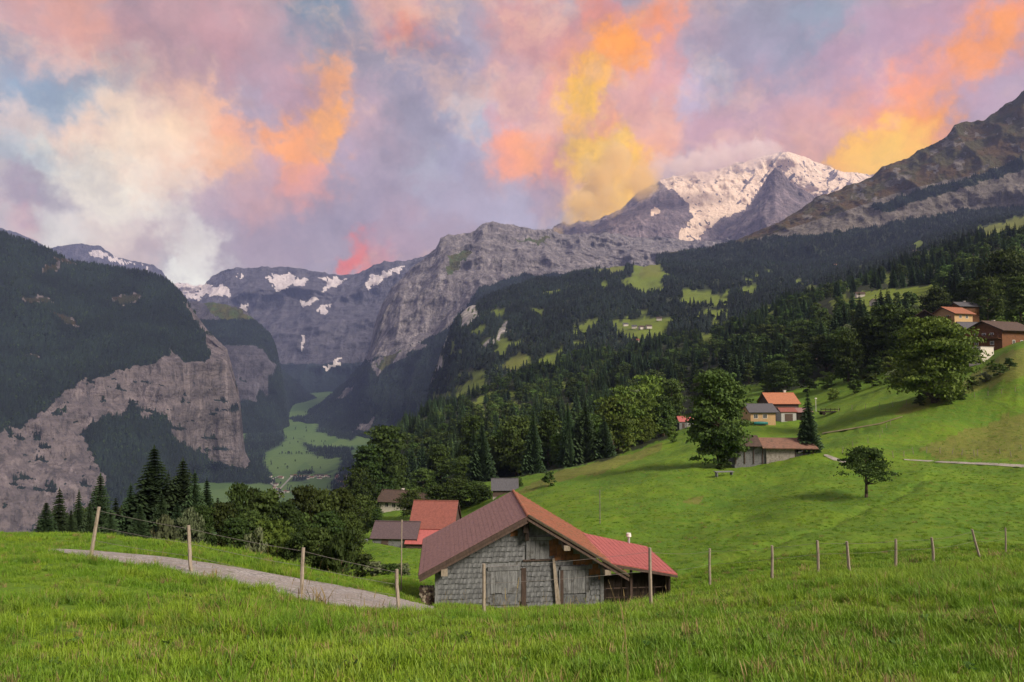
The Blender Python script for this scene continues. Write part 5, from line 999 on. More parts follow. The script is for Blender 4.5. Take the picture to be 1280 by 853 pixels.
# openings in wall coordinates (x, z)
def wxz(px, py):   # picture position on the gable wall plane -> local x, z
    d = P(px, py, 1.0); e1 = np.array([.9952, .0976, 0]); e2 = np.array([-.0976, .9952, 0]); o0 = np.array([.77, 33, 0])+e2*wy
    s = (o0@e2)/(d@e2); p = d*s; return float((p-o0)@e1), float(p[2]-BZ)
LS = (*wxz(612.8, 742), *wxz(647, 713)); RS = (*wxz(703.5, 742), *wxz(731.5, 712)); TS = (*wxz(657.5, 699), *wxz(686, 675.5))
holes = [(LS[0]-.35, LS[2]+.30, LS[1]-.7, LS[3]+.32), (RS[0]-.3, RS[2]+.22, RS[1]-.3, RS[3]+.28), (TS[0]-.02, TS[2]+.02, TS[1]-.02, TS[3]+.22)]
# shingles in courses, lapped; each one its own part
def shingle_mesh(w_, h_, sd_):
    g = random.Random(sd_); mb = MB(); t0, t1 = .004, .032+g.uniform(0, .02); c = g.uniform(-.02, .02)
    b = [(-w_/2, -t1, c), (w_/2, -t1, -c), (w_/2, -.001, -c), (-w_/2, -.001, c), (-w_/2, -t0, h_), (w_/2, -t0, h_), (w_/2, -.0005, h_), (-w_/2, -.0005, h_)]
    mb.hexa(b); return mb
SHW = [.15, .20, .25, .30, .36]; CH = .245
sh_m = {(k, mt.name): shingle_mesh(SHW[k]-.006, CH*1.12, k).mesh('shingle', mt) for k in range(5) for mt in (M_grey, M_warm)}
rest_g = MB(); cnt = 0; items = []
z = .3
while z < zA-T:
    x = wx0+random.uniform(0, .05)
    while x < wx1-.06:
        k = random.randrange(5) if z < 2.9 else random.choice([2, 3, 4, 4]); w_ = SHW[k]
        if x+w_ > wx1: w_ = SHW[0]; k = 0
        xc = x+w_/2; top = under(xc)
        if z+CH < top-.02 and not any(a-.02 < xc < b and c < z+CH*.5 < d for a, b, c, d in holes):
            gap = top-z; warm = (xc > .9 and gap < .98+.25*math.sin(xc*5) and z > 1.9) or (xc < 0 and -3.9 < xc and gap < .48 and random.random() < .55)
            items.append((xc, z+random.uniform(-.014, .014), k, warm))
        x += w_+.004
    z += CH
vis = sorted(items, key=lambda q: (q[1] < 1.0, random.random()))
for i, (xc, z, k, warm) in enumerate(vis):
    mt = M_warm if warm else M_grey
    if i < 300: o = link('shingle', sh_m[(k, mt.name)], barn, loc=(xc, wy-.003, z), rot=(0, random.uniform(-.012, .012), 0))
    else:
        b0 = len(rest_g.v); me = sh_m[(k, M_grey.name)]; rest_g.v += [(v.co.x+xc, v.co.y+wy-.003, v.co.z+z) for v in me.vertices]; rest_g.f += [tuple(b0+q for q in p.vertices) for p in me.polygons]
if rest_g.v: rest_g.obj('lower_shingles', M_grey, barn)['kind'] = 'stuff'
def boards(parent, x0, x1, z0, z1, y, n, mat, seed):
    g = random.Random(seed); xs = [x0]+[x0+(x1-x0)*(i+g.uniform(-.15, .15))/n for i in range(1, n)]+[x1]
    for a, b in zip(xs[:-1], xs[1:]):
        mb = MB(); mb.box(a+.006, b-.006, y-g.uniform(.028, .045), y, z0+g.uniform(-.03, .03), z1); mb.obj('board', mat, parent)
def beam(parent, name, mat, x0, x1, y0, y1, z0, z1): mb = MB(); mb.box(x0, x1, y0, y1, z0, z1); return mb.obj(name, mat, parent)
for nm, (x0, z0, x1, z1), n, sdd in (('shutter', LS, 5, 1), ('shutter', RS, 6, 2), ('loft_hatch', TS, 5, 3)):
    sh = beam(barn, nm, M_dark, x0, x1, wy-.03, wy-.004, z0-.02, z1+.02); boards(sh, x0, x1, z0, z1, wy-.031, n, M_greyw, sdd)
    q = beam(sh, 'lintel', M_greyw, x0-.12, x1+.12, wy-.10, wy-.004, z1+.025, z1+.20)
    if nm != 'loft_hatch':
        beam(sh, 'jamb', M_greyw, x0-.19, x0-.02, wy-.075, wy-.004, z0-.4, z1+.02); beam(sh, 'jamb', M_greyw, x1+.02, x1+.17, wy-.075, wy-.004, z0-.4, z1+.02); beam(sh, 'sill', M_grey, x0-.02, x1+.02, wy-.05, wy-.004, z0-.55, z0-.05)
    else: beam(sh, 'sill', M_brown, x0-.14, x1+.1, wy-.09, wy-.004, z0-.09, z0-.025)
x_, zt_ = wxz(651.5, 710); x2_, _ = wxz(657.5, 710); beam(barn, 'post', M_brown, x_, x2_, wy-.09, wy-.03, .2, zt_)
x_, zt_ = wxz(700, 712); x2_, _ = wxz(704, 710); beam(barn, 'post', M_brown, x_, x2_, wy-.08, wy-.03, .2, zt_)
a = wxz(691.5, 697); b = wxz(698.5, 749); mb = MB(); mb.hexa([(b[0]-.14, wy-.16, b[1]-.6), (b[0]+.12, wy-.16, b[1]-.6), (b[0]+.12, wy-.11, b[1]-.6), (b[0]-.14, wy-.11, b[1]-.6), (a[0]-.06, wy-.16, a[1]), (a[0]+.05, wy-.16, a[1]), (a[0]+.05, wy-.11, a[1]), (a[0]-.06, wy-.11, a[1])]); mb.obj('leaning_plank', M_post, barn)
for px, py in ((656, 652), (555.5, 710.5), (755.5, 709.5), (705.5, 679.5)):
    x, z = wxz(px, py); s = .15 if px != 656 else .12
    beam(barn, 'purlin', M_post if px != 656 else M_dark, x-s, x+s, -.02 if px != 656 else .25, wy+.3, z-s*1.1 if px != 656 else z-.45, min(z+s, zroof(x)-.30))
beam(barn, 'corner_post', M_greyw, wx0-.07, wx0+.10, wy-.07, wy+.1, -.5, under(wx0)-.02); beam(barn, 'corner_post', M_greyw, wx1-.10, wx1+.07, wy-.07, wy+.1, -.5, under(wx1)-.02)
beam(barn, 'ridge_bracket', M_dark, -.09, .09, .35, wy-.005, zA-1.25, zA-.42)
# roof: left slope of small dark sheets in lapped courses, right slope of clay tiles
roof = MB(); roof.slab((xL, 0, zL), (0, 0, zA), (0, Lb, zA), (xL, Lb, zL), -.05); roof.slab((0, 0, zA), (xR, 0, zR), (xR, Lb, zR), (0, Lb, zA), -.05)
M_deck = M_dark
rv = [(x, y, z-.05) for x, y, z in roof.v]; roof.v = rv
rf = roof.obj('roof', M_deck, barn)
def courses(x0, z0, x1, z1, n, mat, name, lift, wtile, jitter, indiv=0):
    """lapped courses from eave (x0) to ridge (x1)"""
    Lh = math.hypot(x1-x0, z1-z0); ux, uz = (x1-x0)/Lh, (z1-z0)/Lh; nx, nz = (-uz, ux) if ux > 0 else (uz, -ux)
    st = MB(); g = random.Random(5); ge = .0005 if wtile > 1 else .002
    for i in range(n):
        a0, a1 = i*Lh/n, min(Lh, (i+1.12)*Lh/n); y = -.03
        while y < Lb:
            y2 = min(Lb+.03, y+wtile*g.uniform(.8, 1.2)); j = g.uniform(0, jitter); h0, h1 = lift+j, .004+j*.3
            p = lambda s, yy, h: (x0+ux*s+nx*h, yy, z0+uz*s+nz*h)
            s0 = a0-g.uniform(0, jitter)
            st.hexa([p(s0, y+ge, -.002), p(s0, y2-ge, -.002), p(a1, y2-ge, -.002), p(a1, y+ge, -.002), p(s0, y+ge, h0), p(s0, y2-ge, h0), p(a1, y2-ge, h1), p(a1, y+ge, h1)]); y = y2
    o = st.obj(name, mat, rf); o['kind'] = 'stuff'; return o
courses(xL, zL, -.03, zA, 24, M_purple, 'roof_sheets', .010, 99, .0)
courses(xR, zR, .03, zA, 20, M_tile, 'roof_tiles', .035, .20, .02)
mb = MB(); mb.tube((0, -.03, zA+.0), (0, Lb+.03, zA+.0), .085, n=8); mb.obj('ridge_cap', M_tile, rf)
def rake(x0, z0, x1, z1, y0, y1, hh, mat, nm, drop=0):
    mb = MB(); mb.hexa([(x0, y0, z0-hh-drop), (x1, y0, z1-hh-drop), (x1, y1, z1-hh-drop), (x0, y1, z0-hh-drop), (x0, y0, z0-drop), (x1, y0, z1-drop), (x1, y1, z1-drop), (x0, y1, z0-drop)]); return mb.obj(nm, mat, rf)
rake(xL, zL, 0, zA, -.05, -.005, .17, M_brown, 'barge_board', .01); rake(xL+.05, zL, 0, zA, -.002, .05, .30, M_brown, 'barge_board', .03)
rake(0, zA, xR, zR, -.05, -.005, .13, M_brown, 'barge_board', .10); rake(0, zA, xR, zR, -.10, .28, .10, M_moss, 'mossy_verge', -.075)
for yy in (.9, 2.2, 3.5, 4.8, 6.1):
    for s, xe, ze in ((-1, xL, zL), (1, xR, zR)):
        mb = MB(); x1 = xe*.78; z1 = zA+(ze-zA)*.78; mb.hexa([(xe*.985, yy, ze-.26), (x1, yy, z1-.3), (x1, yy+.12, z1-.3), (xe*.985, yy+.12, ze-.26), (xe*.985, yy, ze-.105), (x1, yy, z1-.13), (x1, yy+.12, z1-.13), (xe*.985, yy+.12, ze-.105)]); mb.obj('rafter', M_brown, rf)
# firewood stacked under the left eave on a rack
wp = thing('firewood_stack', 'stack of split firewood under the left eave of the shingled barn', 'firewood', tuple(barn.matrix_basis @ Vector((wx0-.42, 1.0, .9))), barn.rotation_euler.z)
mb = MB(); mb.box(-.42, .3, -.12, 2.5, -.08, 0); mb.box(-.42, -.34, -.1, 0, -2, -.081); mb.box(-.42, -.34, 2.3, 2.4, -2, -.081); mb.obj('rack', M_brown, wp)
g = random.Random(3); lgm = []
for k in range(4):
    mb = MB(); r_ = .06+.012*k; mb.tube((0, 0, 0), (0, .38, 0), r_, r_*.95, 6); lgm.append(mb.mesh('log', M_brown if k % 2 else M_post))
for row in range(7):
    for c in range(5): link('log', lgm[g.randrange(4)], wp, loc=(-.33+c*.145+(row % 2)*.05, g.uniform(-.05, .03), .075+row*.125), rot=(0, g.uniform(0, 3), g.uniform(-.05, .05)))
# lean-to annex with the red tin roof
an = thing('red_tin_annex', 'low annex with a faded red tin roof at the right side of the shingled barn', 'annex', (.77, 33, BZ), math.atan2(.0976, .995))
Mi = Matrix.Rotation(-math.atan2(.0976, .995), 4, 'Z') @ Matrix.Translation((-.77, -33, -BZ))
A_, B_, C_ = [Mi @ Vector(P(px, py, Y)) for px, py, Y in ((735, 668, 39.9), (808, 683, 40.2), (847, 718, 34.5))]
D_ = Mi @ Vector(P(786, 706.5, 34.2)); A0 = Vector((A_.x-.9, A_.y, A_.z+.22)); D0 = Vector((D_.x-1.2, D_.y, D_.z+.2))
mb = MB(); mb.slab(D0, C_, B_, A0, .05); ar = mb.obj('roof', M_redtin, an)
n_ = 15
ribs = MB()
for i in range(n_+1):
    t = i/n_; p, q = D0.lerp(C_, t)+Vector((0, 0, .015)), A0.lerp(B_, t)+Vector((0, 0, .015)); ribs.tube(p, q, .008, n=4)
ribs.obj('seam', M_redtin, ar)
mb = MB(); mb.hexa([D0+Vector((0, -.05, -.2)), C_+Vector((0, -.05, -.16)), C_+Vector((0, 0, -.16)), D0+Vector((0, 0, -.2)), D0+Vector((0, -.05, -.06)), C_+Vector((0, -.05, -.06)), C_+Vector((0, 0, -.06)), D0+Vector((0, 0, -.06))]); mb.obj('barge_board', M_brown, ar)
mb = MB(); xw = C_.x-.35
mb.box(wx1+.1, xw, D_.y+.9, D_.y+1.0, -1, C_.z-.15); mb.box(xw, xw+.1, D_.y+.4, B_.y-.3, -1, C_.z-.12); mb.obj('wall', M_dark, an)
for a in (wx1+1.6, xw-.05): mb = MB(); mb.box(a-.06, a+.06, D_.y+.5, D_.y+.62, -1, C_.z-.12+.2*(xw-a)); mb.obj('post', M_brown, an)
for a in np.arange(wx1+.3, xw, .42): mb = MB(); mb.box(a-.015, a+.015, D_.y+.62, D_.y+.65, -.5, C_.z-.2); mb.obj('slat', M_dark, an)
for zz in (.9, 1.35): mb = MB(); mb.box(wx1+.3, xw, D_.y+.655, D_.y+.675, zz, zz+.03); mb.obj('rail', M_brown, an)
fl = Mi @ Vector(P(786, 683, 40.0)); ftop = Mi @ Vector(P(786, 668, 40.0))
mb = MB(); mb.tube((fl.x, fl.y, fl.z-.4), (fl.x, fl.y, ftop.z-.12), .07, n=10); f0 = mb.obj('flue_pipe', M_metal, ar); mb = MB(); mb.tube((fl.x, fl.y, ftop.z-.13), (fl.x, fl.y, ftop.z+.06), .15, .13, n=12); mb.obj('flue_cap', M_white, f0)

# ------------------------------------------------------------------ fences
pv = []
for i in range(5):
    g = random.Random(i); mb = MB(); n = 7; r = .05
    lv = [(0, -.4), (.5, 0), (1.0, .0)]
    zz = [-.4, .3, .8, 1.3]; off = [(g.uniform(-.012, .012), g.uniform(-.012, .012)) for _ in zz]
    for a in range(3): mb.tube((off[a][0], off[a][1], zz[a]), (off[a+1][0], off[a+1][1], zz[a+1]), r*(1.05-.06*a), r*(1.05-.06*(a+1)), n)
    pv.append(mb.mesh('post', M_post))
def fence(name, label, plist, wires=(.55, .95), sag=.05, group=None):
    """plist: (px base, py base, px top, py top, near depth)"""
    ft = thing(name, label, 'fence', (0, 0, 0), 0, group); tops = []
    for i, (bx_, by_, tx_, ty_, Y0) in enumerate(plist):
        x, y, z = gp(bx_, by_, Y0); tp = Vector(P(tx_, ty_, y)); b = Vector((x, y, z)); h = (tp-b).length; d = (tp-b).normalized()
        o = link('post', pv[i % 5], ft, loc=b, rot=d.to_track_quat('Z', 'Y').to_euler(), scale=(1, 1, h/1.3)); tops.append((b, d, h))
    for f in wires:
        mb = MB()
        for (b0, d0, h0), (b1, d1, h1) in zip(tops[:-1], tops[1:]):
            p, q = b0+d0*h0*f, b1+d1*h1*f; pm = None
            for s in range(5):
                t = s/4; c = p.lerp(q, t)-Vector((0, 0, sag*4*t*(1-t)*(q-p).length/6))
                if pm is not None: mb.tube(pm, c, .005, n=3, cap=False)
                pm = c
        mb.obj('wire', M_wire, ft)
    return ft
fence('wire_fence', 'wire fence with leaning round posts along the gravel road on the knoll', [(113,698,123.5,634,14),(239,716,235.5,657,13),(376.5,745,379,685,13),(498,762,495.5,712,15)], (.35, .62, .93))
fence('wire_fence', 'wire fence with pale posts running right from the shingled barn over the near meadow', [(605,770,605,705,9),(814,761,812,685,9),(887,737,887,686,9),(965,727,965,682,9),(1022.5,720,1022,676,9),(1062,716,1058.5,677,9),(1119.5,711,1120,674,9),(1168,708,1164.5,672,9),(1225,699,1215,662,26),(1257,692,1257,660,27)], (.62, .93))
def pole(name, label, px, bpy_, tpy, r, mat, Y0):
    x, y, z = gp(px, bpy_, Y0); h = float(P(px, tpy, y)[2])-z; t_ = thing(name, label, 'pole', (x, y, z)); mb = MB(); mb.tube((0, 0, -.4), (0, 0, h*.97), r, r*.8, 8); mb.obj('shaft', mat, t_); mb = MB(); mb.tube((0, 0, h*.97+.002), (0, 0, h), r*1.25, n=8); mb.obj('cap', mat, t_)
pole('thin_pole', 'thin tall wooden pole standing left of the shingled barn', 501.5, 742, 650, .035, M_post, 24)
pole('thin_pole', 'thin grey pole standing in the meadow above the red tin annex', 750, 655, 613, .05, M_wire, 45)
l1 = [(px, float(np.interp(px, [950,1000,1060,1120,1180,1240,1290], [527,521,513,508,502,495,486]))) for px in range(1048, 1290, 17)]
fence('slope_fence', 'row of small pale posts climbing the slope behind the huge spreading tree', [(a, b, a, b-6.5, 60) for a, b in l1], (.9,))
fence('path_fence', 'row of small pale posts along the path at the far side of the meadow', [(a, b, a+random.uniform(-2, 2), b-random.uniform(6.5, 9), 55) for a, b in [(1053,566),(1070,567),(1117,573),(1130,571),(1142,568),(1158,566),(1175,567),(1190,568),(1202,569),(1218,570),(1222,570),(1250,568),(1264,571),(1277,563)]], (.9,))
l3 = [(1100,548),(1103,541),(1108,535),(1113,531),(1066,558),(1085,554)]
for a, b in l3:
    x, y, z = gp(a, b, 60); o = link('field_stake', pv[a % 5], loc=(x, y, z), scale=(.8, .8, .7)); tag(o, 'small stake in the upper meadow right of the long weathered barn', 'stake', 'stakes in the upper meadow')

# ------------------------------------------------------------------ road and paths
m, t, b, _ = newmat('gravel'); pos = t.node('ShaderNodeNewGeometry').outputs['Position']
vo = t.node('ShaderNodeTexVoronoi'); t.put(vo.inputs['Vector'], pos); vo.inputs['Scale'].default_value = 16; nn = t.noise(pos, 1.2, 5, .65)
sc3 = t.node('ShaderNodeSeparateColor'); t.put(sc3.inputs[0], vo.outputs['Color'])
g = t.mix(sc3.outputs[0], (.16, .155, .16), (.42, .405, .41)); g = t.mix(t.ramp(nn, .35, .7), g, (.26, .235, .22)); g = t.mix(t.math('MULTIPLY', t.ramp(t.noise(pos, 2.5, 6, .7), .56, .68), .7), g, (.07, .10, .03))
t.put(b.inputs['Base Color'], g); bump(t, b, vo.outputs['Distance'], .9, .03); M_gravel = m
def strip(name, near, far_, Y0, mat, n=90, m_=6, lift=.03, label=None):
    xs = np.linspace(near[0][0], near[-1][0], n); V_ = []
    for x in xs:
        pn = np.interp(x, [p[0] for p in near], [p[1] for p in near]); pf = np.interp(x, [p[0] for p in far_], [p[1] for p in far_])
        a = gp(x, pn, Y0); b_ = gp(x, pf, Y0)
        for k in range(m_+1):
            q = k/m_; X, Y = a[0]*(1-q)+b_[0]*q, a[1]*(1-q)+b_[1]*q; V_.append((X, Y, float(zt(X, Y))+lift+.02*math.sin(q*math.pi)))
    tag(link(name, raw_mesh(name, V_, grid_faces(n, m_+1), mat, True)), kind='structure')
strip('gravel_road', ROAD_N, ROAD_F, 9, M_gravel, 160, 14)
M_path = solid('pale_path', (.36, .34, .32), (.25, .24, .21), .6, bumpd=.02)
strip('meadow_path', [(1130,575.5),(1180,579),(1240,582),(1290,586)], [(1130,574.2),(1180,577),(1240,579.2),(1290,582)], 60, M_path, 60, 2, .05)
strip('meadow_path', [(1030,570),(1042,576),(1058,580)], [(1034,568.5),(1046,573),(1060,578)], 60, M_path, 20, 2, .05)
M_track = solid('dry_track', (.26, .23, .12), (.18, .17, .09), .6, bumpd=.02)
strip('grass_track', [(1028,543),(1060,538),(1100,531),(1128,522)], [(1028,541.6),(1060,536.6),(1100,529.6),(1128,520.8)], 80, M_track, 50, 1, .12)

# ------------------------------------------------------------------ grass
m, t, b, out = newmat('grass_blade'); r = t.node('ShaderNodeObjectInfo').outputs['Random']; pos = t.node('ShaderNodeObjectInfo').outputs['Location']
tone = t.noise(pos, .45, 4, .6); tone2 = t.noise(pos, 2.2, 3, .6); sh = t.attr('shade')
g = t.mix(t.ramp(tone, .38, .62), (.098, .245, .010), (.195, .325, .018)); g = t.mix(t.ramp(tone2, .45, .65), g, (.062, .165, .014)); g = t.mix(t.math('MULTIPLY', sh, .55), g, (.27, .34, .05))
g = t.mix(t.math('MULTIPLY', t.ramp(t.noise(pos, .9, 5, .65), .58, .70), .45), g, (.20, .18, .05)); g = t.mix(t.math('GREATER_THAN', r, .965), g, (.26, .22, .08))
t.put(b.inputs['Base Color'], g); b.inputs['Roughness'].default_value = .55; b.inputs['Specular IOR Level'].default_value = .3
tr = t.node('ShaderNodeBsdfTranslucent'); t.put(tr.inputs[0], g); mx = t.node('ShaderNodeMixShader'); mx.inputs[0].default_value = .35; t.l.new(b.outputs[0], mx.inputs[1]); t.l.new(tr.outputs[0], mx.inputs[2]); t.l.new(mx.outputs[0], out.inputs[0])
M_blade = m
M_straw = foliage('dry_stalk', (.24, .19, .075), (.34, .27, .12), .3, .02)
M_broadgreen = foliage('meadow_leaf', (.07, .16, .02), (.10, .20, .03), .3, .03)
def tuft(seed, nb=26, hh=.17, spread=.11, wd_=.0055, lean=.5, mat=None, straight=False):
    g = np.random.default_rng(seed); V_, F_, sh = [], [], []
    for k in range(nb):
        a = g.random()*6.28; r = spread*math.sqrt(g.random()); x0, y0 = r*math.cos(a), r*math.sin(a); h = hh*(.45+.75*g.random()); la = g.random()*6.28; ln = lean*g.random()*h*(1.2)
        dx, dy = math.cos(la), math.sin(la); sx, sy = -dy, dx; w_ = wd_*(.7+.7*g.random()); b0 = len(V_); tn = g.random()
        for q in (0, .4, .75):
            bend = ln*q*q*1.3; ww = w_*(1-q*.45); zz = h*(q-.18*q*q*ln/h*2)
            V_ += [(x0+dx*bend-sx*ww, y0+dy*bend-sy*ww, zz-.02), (x0+dx*bend+sx*ww, y0+dy*bend+sy*ww, zz-.02)]; sh += [tn*.5+.1*q]*2
        V_.append((x0+dx*ln*1.3, y0+dy*ln*1.3, h*(1-.3*ln/h)-.02)); sh.append(tn*.5+.5)
        F_ += [(b0, b0+1, b0+3, b0+2), (b0+2, b0+3, b0+5, b0+4), (b0+4, b0+5, b0+6)]
    return raw_mesh('grass_tuft', V_, F_, mat or M_blade, False, dict(shade=sh))
def stalk(seed, h=.5):
    g = random.Random(seed); mb = MB()
    for k in range(g.choice([1, 2, 3])):
        a = g.uniform(0, 6.28); ln = g.uniform(.05, .3)*h; p = Vector((g.uniform(-.04, .04), g.uniform(-.04, .04), -.02)); hh = h*g.uniform(.7, 1.1)
        q = p+Vector((math.cos(a)*ln*.4, math.sin(a)*ln*.4, hh*.6)); e = p+Vector((math.cos(a)*ln, math.sin(a)*ln, hh)); mb.tube(p, q, .0022, .0018, 3, False); mb.tube(q, e, .0018, .0014, 3, False); mb.tube(e, e+(e-q).normalized()*.09, .006, .002, 4, False)
    return raw_mesh('seed_stalk', mb.v, mb.f, M_straw, False, dict(shade=[g.random()]*len(mb.v)))
def weed(seed):
    g = np.random.default_rng(seed); n = 12; C = np.stack([g.normal(0, .05, n), g.normal(0, .05, n), .05+.06*g.random(n)], 1); d = unit(np.stack([g.normal(size=n), g.normal(size=n), .5+g.random(n)], 1)); u = unit(np.cross(d, g.normal(size=(n, 3)))); w_ = np.cross(d, u)
    V_, F_ = quads_at(C, u*.032, w_*.02); return raw_mesh('meadow_weed', V_, F_, M_broadgreen, False, dict(shade=np.repeat(g.random(n), 4)))
TP = protos([tuft(1), tuft(2, 30, .14, .12), tuft(3, 22, .24, .10, .005, .7), tuft(4, 34, .11, .14, .006, .4), tuft(5, 24, .30, .08, .0045, .9), tuft(11, 26, .2, .1, .005, .7, M_straw), weed(6), weed(7), stalk(8), stalk(9, .62), stalk(10, .42), tuft(12, 60, .2, .26, .010, .6), tuft(13, 60, .28, .30, .011, .8)])
def grass_pts(y0, y1, dens, margin=1.0):
    A = 0; out_ = []
    lo, hi = (-420, 1700) if y1 < 30 else (-160, 1440); n = int(dens*(y1*y1-y0*y0)/2*((hi-lo)/F)); y = np.sqrt(rng.random(n)*(y1*y1-y0*y0)+y0*y0); a = rng.uniform(lo, hi, n); x = (a-640)/F*y
    z = zt(x, y); p = np.stack([x, y, z], 1); px, py = proj(p)
    clump = fbm(x/.8, y/.8, 0, 3, 33)
    keep = (rng.random(n) < np.clip((y1-y)/(y1*.55), 0, 1)**(1.0 if y1 > 100 else 0)) & (py < 905) & (rng.random(n) < np.clip((clump-.25)*2.6, .25, 1))
    rb = ((px > 60) & (px < 548) & (py < np.interp(px, [q[0] for q in ROAD_N], [q[1] for q in ROAD_N])-.3) & (py > np.interp(px, [q[0] for q in ROAD_F], [q[1] for q in ROAD_F])+.3))
    return p[keep & ~rb], clump[keep & ~rb]
def mkgrass(name, y0, y1, dens, sc0, label, coarse=False):
    p, cl_ = grass_pts(y0, y1, dens); n = len(p)
    tallz = fbm(p[:, 0]/3.5, p[:, 1]/3.5, 7, 3, 44)
    u = rng.random(n); idx = np.where(tallz > .52, rng.choice([0, 2, 4, 2, 0], n), rng.choice([0, 1, 3, 1], n))
    if coarse: idx = rng.choice([11, 12, 11, 0, 2], n)
    idx = np.where(u < (.012 if y0 < 40 else .001), rng.choice([8, 9, 10], n), np.where(u < .03, 5, np.where(u < .04, rng.choice([6, 7], n), idx)))
    leftshort = np.clip((300-proj(p)[0])/300, 0, 1)*.35
    s = .9*sc0*rng.uniform(.6, 1.3, n)*(.65+.7*cl_)*(1-leftshort)
    tilt = rng.normal(0, .12, (n, 2))
    return scatter(name, p, rng.random(n)*6.28, s, idx, TP, tilt, label=label, cat='grass')
mkgrass('near_meadow_grass', 3.8, 12, 210, 1.0, 'tall green meadow grass with dry seed stalks nearest the viewer')
mkgrass('knoll_grass', 12, 24, 85, 1.0, 'meadow grass on the top of the near knoll by the fence')
mkgrass('far_knoll_grass', 24, 48, 26, .75, 'meadow grass on the far side of the knoll round the barn', True)
mkgrass('meadow_slope_grass', 48, 150, 4.5, .6, 'rough tufts of grass over the open meadow slope', True)
# extra dry tufts at post feet and by the barn
for i, (px, py, h, lb) in enumerate([(392,757,.45,'dry grass clump at the foot of the third road fence post'),(262,729,.4,'dry weedy clump beside the gravel road near the second post'),(270,731,.35,None),(822,735,.5,None),(800,738,.55,None),(790,740,.5,None),(776,743,.5,None),(835,733,.45,None),(1010,716,.4,None),(1052,712,.4,None),(1140,706,.4,None),(1270,692,.5,None),(1245,697,.45,None),(898,730,.35,None)]):
    x, y, z = gp(px, py, 9)
    o = link('dry_grass_clump', bpy.data.meshes[tuft_dry.name] if False else None) if False else None
    me = TP[5].data; s = h/.2; tag(link('dry_grass_clump', me, loc=(x, y, z), rot=(0, 0, i), scale=(s*1.3, s*1.3, s)), lb or 'tall dry grass clump along the wire fence right of the barn', 'grass clump', None if lb else 'dry grass clumps along the wire fence')

# ------------------------------------------------------------------ cloud round the snow mountain, haze
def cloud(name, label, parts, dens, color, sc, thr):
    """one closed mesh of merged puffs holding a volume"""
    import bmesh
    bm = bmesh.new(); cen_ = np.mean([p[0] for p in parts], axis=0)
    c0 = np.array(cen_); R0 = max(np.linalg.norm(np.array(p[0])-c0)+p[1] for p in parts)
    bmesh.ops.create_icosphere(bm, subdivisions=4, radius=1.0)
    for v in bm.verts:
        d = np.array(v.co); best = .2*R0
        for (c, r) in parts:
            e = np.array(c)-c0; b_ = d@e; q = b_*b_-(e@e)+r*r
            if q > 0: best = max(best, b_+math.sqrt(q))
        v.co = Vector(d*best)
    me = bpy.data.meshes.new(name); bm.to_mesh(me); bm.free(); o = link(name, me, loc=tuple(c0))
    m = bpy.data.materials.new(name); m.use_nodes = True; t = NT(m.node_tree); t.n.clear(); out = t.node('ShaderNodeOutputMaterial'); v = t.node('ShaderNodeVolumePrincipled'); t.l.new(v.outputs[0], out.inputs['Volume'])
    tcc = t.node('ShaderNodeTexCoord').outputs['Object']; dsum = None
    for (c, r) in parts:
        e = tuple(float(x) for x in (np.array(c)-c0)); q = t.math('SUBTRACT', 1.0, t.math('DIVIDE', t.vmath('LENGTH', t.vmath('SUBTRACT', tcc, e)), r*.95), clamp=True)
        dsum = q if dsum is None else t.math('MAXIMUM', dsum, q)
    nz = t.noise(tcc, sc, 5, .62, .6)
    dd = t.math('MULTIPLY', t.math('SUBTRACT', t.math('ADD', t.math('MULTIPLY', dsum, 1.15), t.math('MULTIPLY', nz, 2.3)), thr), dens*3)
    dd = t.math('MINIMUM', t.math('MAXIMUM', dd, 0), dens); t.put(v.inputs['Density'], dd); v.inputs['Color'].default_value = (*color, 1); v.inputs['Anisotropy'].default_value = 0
    me.materials.append(m); tag(o, label, 'cloud', None, 'stuff'); return o
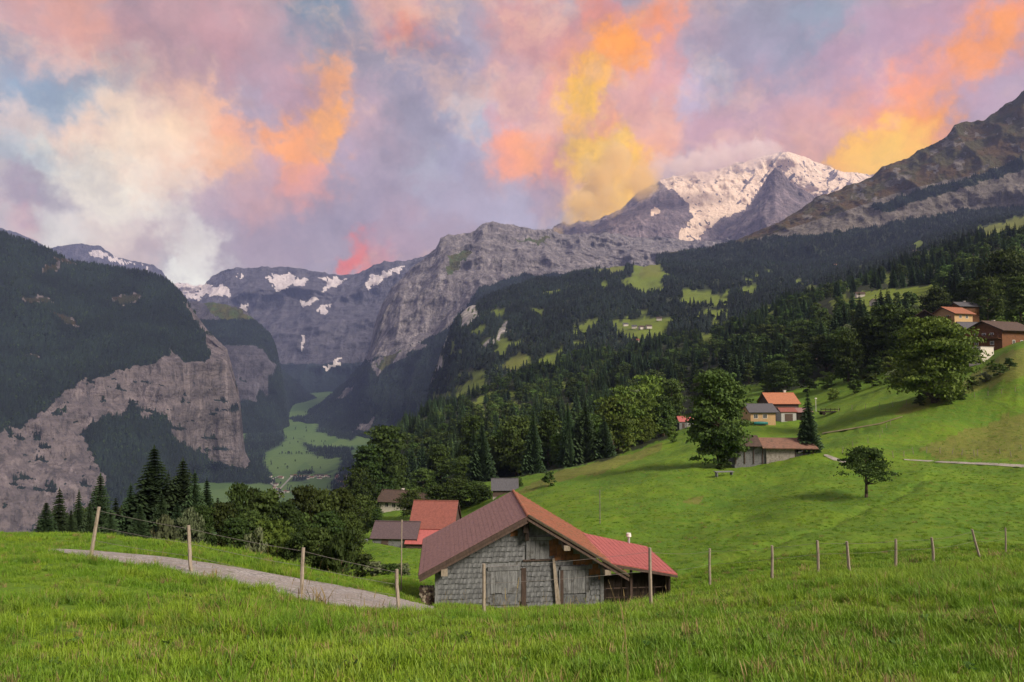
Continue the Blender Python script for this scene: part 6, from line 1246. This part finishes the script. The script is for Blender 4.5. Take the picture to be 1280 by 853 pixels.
def pc(px, py, Y, rpx): return (np.array(P(px, py, Y)), rpx/F*Y)
cloud('sunset_tinted_cloud', 'sunset tinted yellow orange cloud clinging to the left shoulder of the snow mountain', [pc(770, 195, 6600, 46), pc(748, 222, 6500, 44), pc(792, 222, 6500, 42), pc(728, 254, 6350, 32), pc(762, 250, 6350, 36), pc(712, 276, 6250, 22), pc(742, 268, 6250, 20), pc(806, 236, 6400, 26), pc(700, 290, 6250, 14)], .0050, (1, .79, .38), .0045, 1.52)  # sunset light is put into the scatter colour; the volume emits nothing
cloud('mist_bank', 'grey pink mist bank veiling the saddle between the snow peaks', [pc(826, 214, 6500, 30), pc(850, 208, 6500, 36), pc(878, 203, 6550, 38), pc(908, 198, 6600, 38), pc(940, 194, 6650, 32), pc(965, 190, 6700, 24)], .0045, (1, .90, .88), .0040, 1.50)
HX = 12500
mb = MB(); mb.box(-HX, HX, -400, 11800, -740, 2760)
m = bpy.data.materials.new('haze'); m.use_nodes = True; t = NT(m.node_tree); t.n.clear(); out = t.node('ShaderNodeOutputMaterial'); v = t.node('ShaderNodeVolumePrincipled'); t.l.new(v.outputs[0], out.inputs['Volume'])
v.inputs['Color'].default_value = (.42, .54, 1.0, 1); v.inputs['Density'].default_value = 4.3e-5; v.inputs['Anisotropy'].default_value = .1
tag(mb.obj('haze', m), kind='stuff')

# look-alikes that share a wording are told apart by their order from the left
ORD = 'first second third fourth fifth sixth seventh eighth ninth tenth eleventh twelfth thirteenth fourteenth fifteenth sixteenth seventeenth eighteenth nineteenth twentieth twenty-first twenty-second twenty-third twenty-fourth twenty-fifth twenty-sixth'.split()
bylab = {}
for o in S.objects:
    if o.parent is None and o.get('label') and o.get('category') in ('tree', 'bush', 'grass clump', 'stake'): bylab.setdefault(o['label'], []).append(o)
for lb, os_ in bylab.items():
    if 1 < len(os_) <= 26 and len(lb.split()) <= 12:
        for i, o in enumerate(sorted(os_, key=lambda q: q.location.x/q.location.y)):
            o['label'] = lb+', '+ORD[i]+' from left'
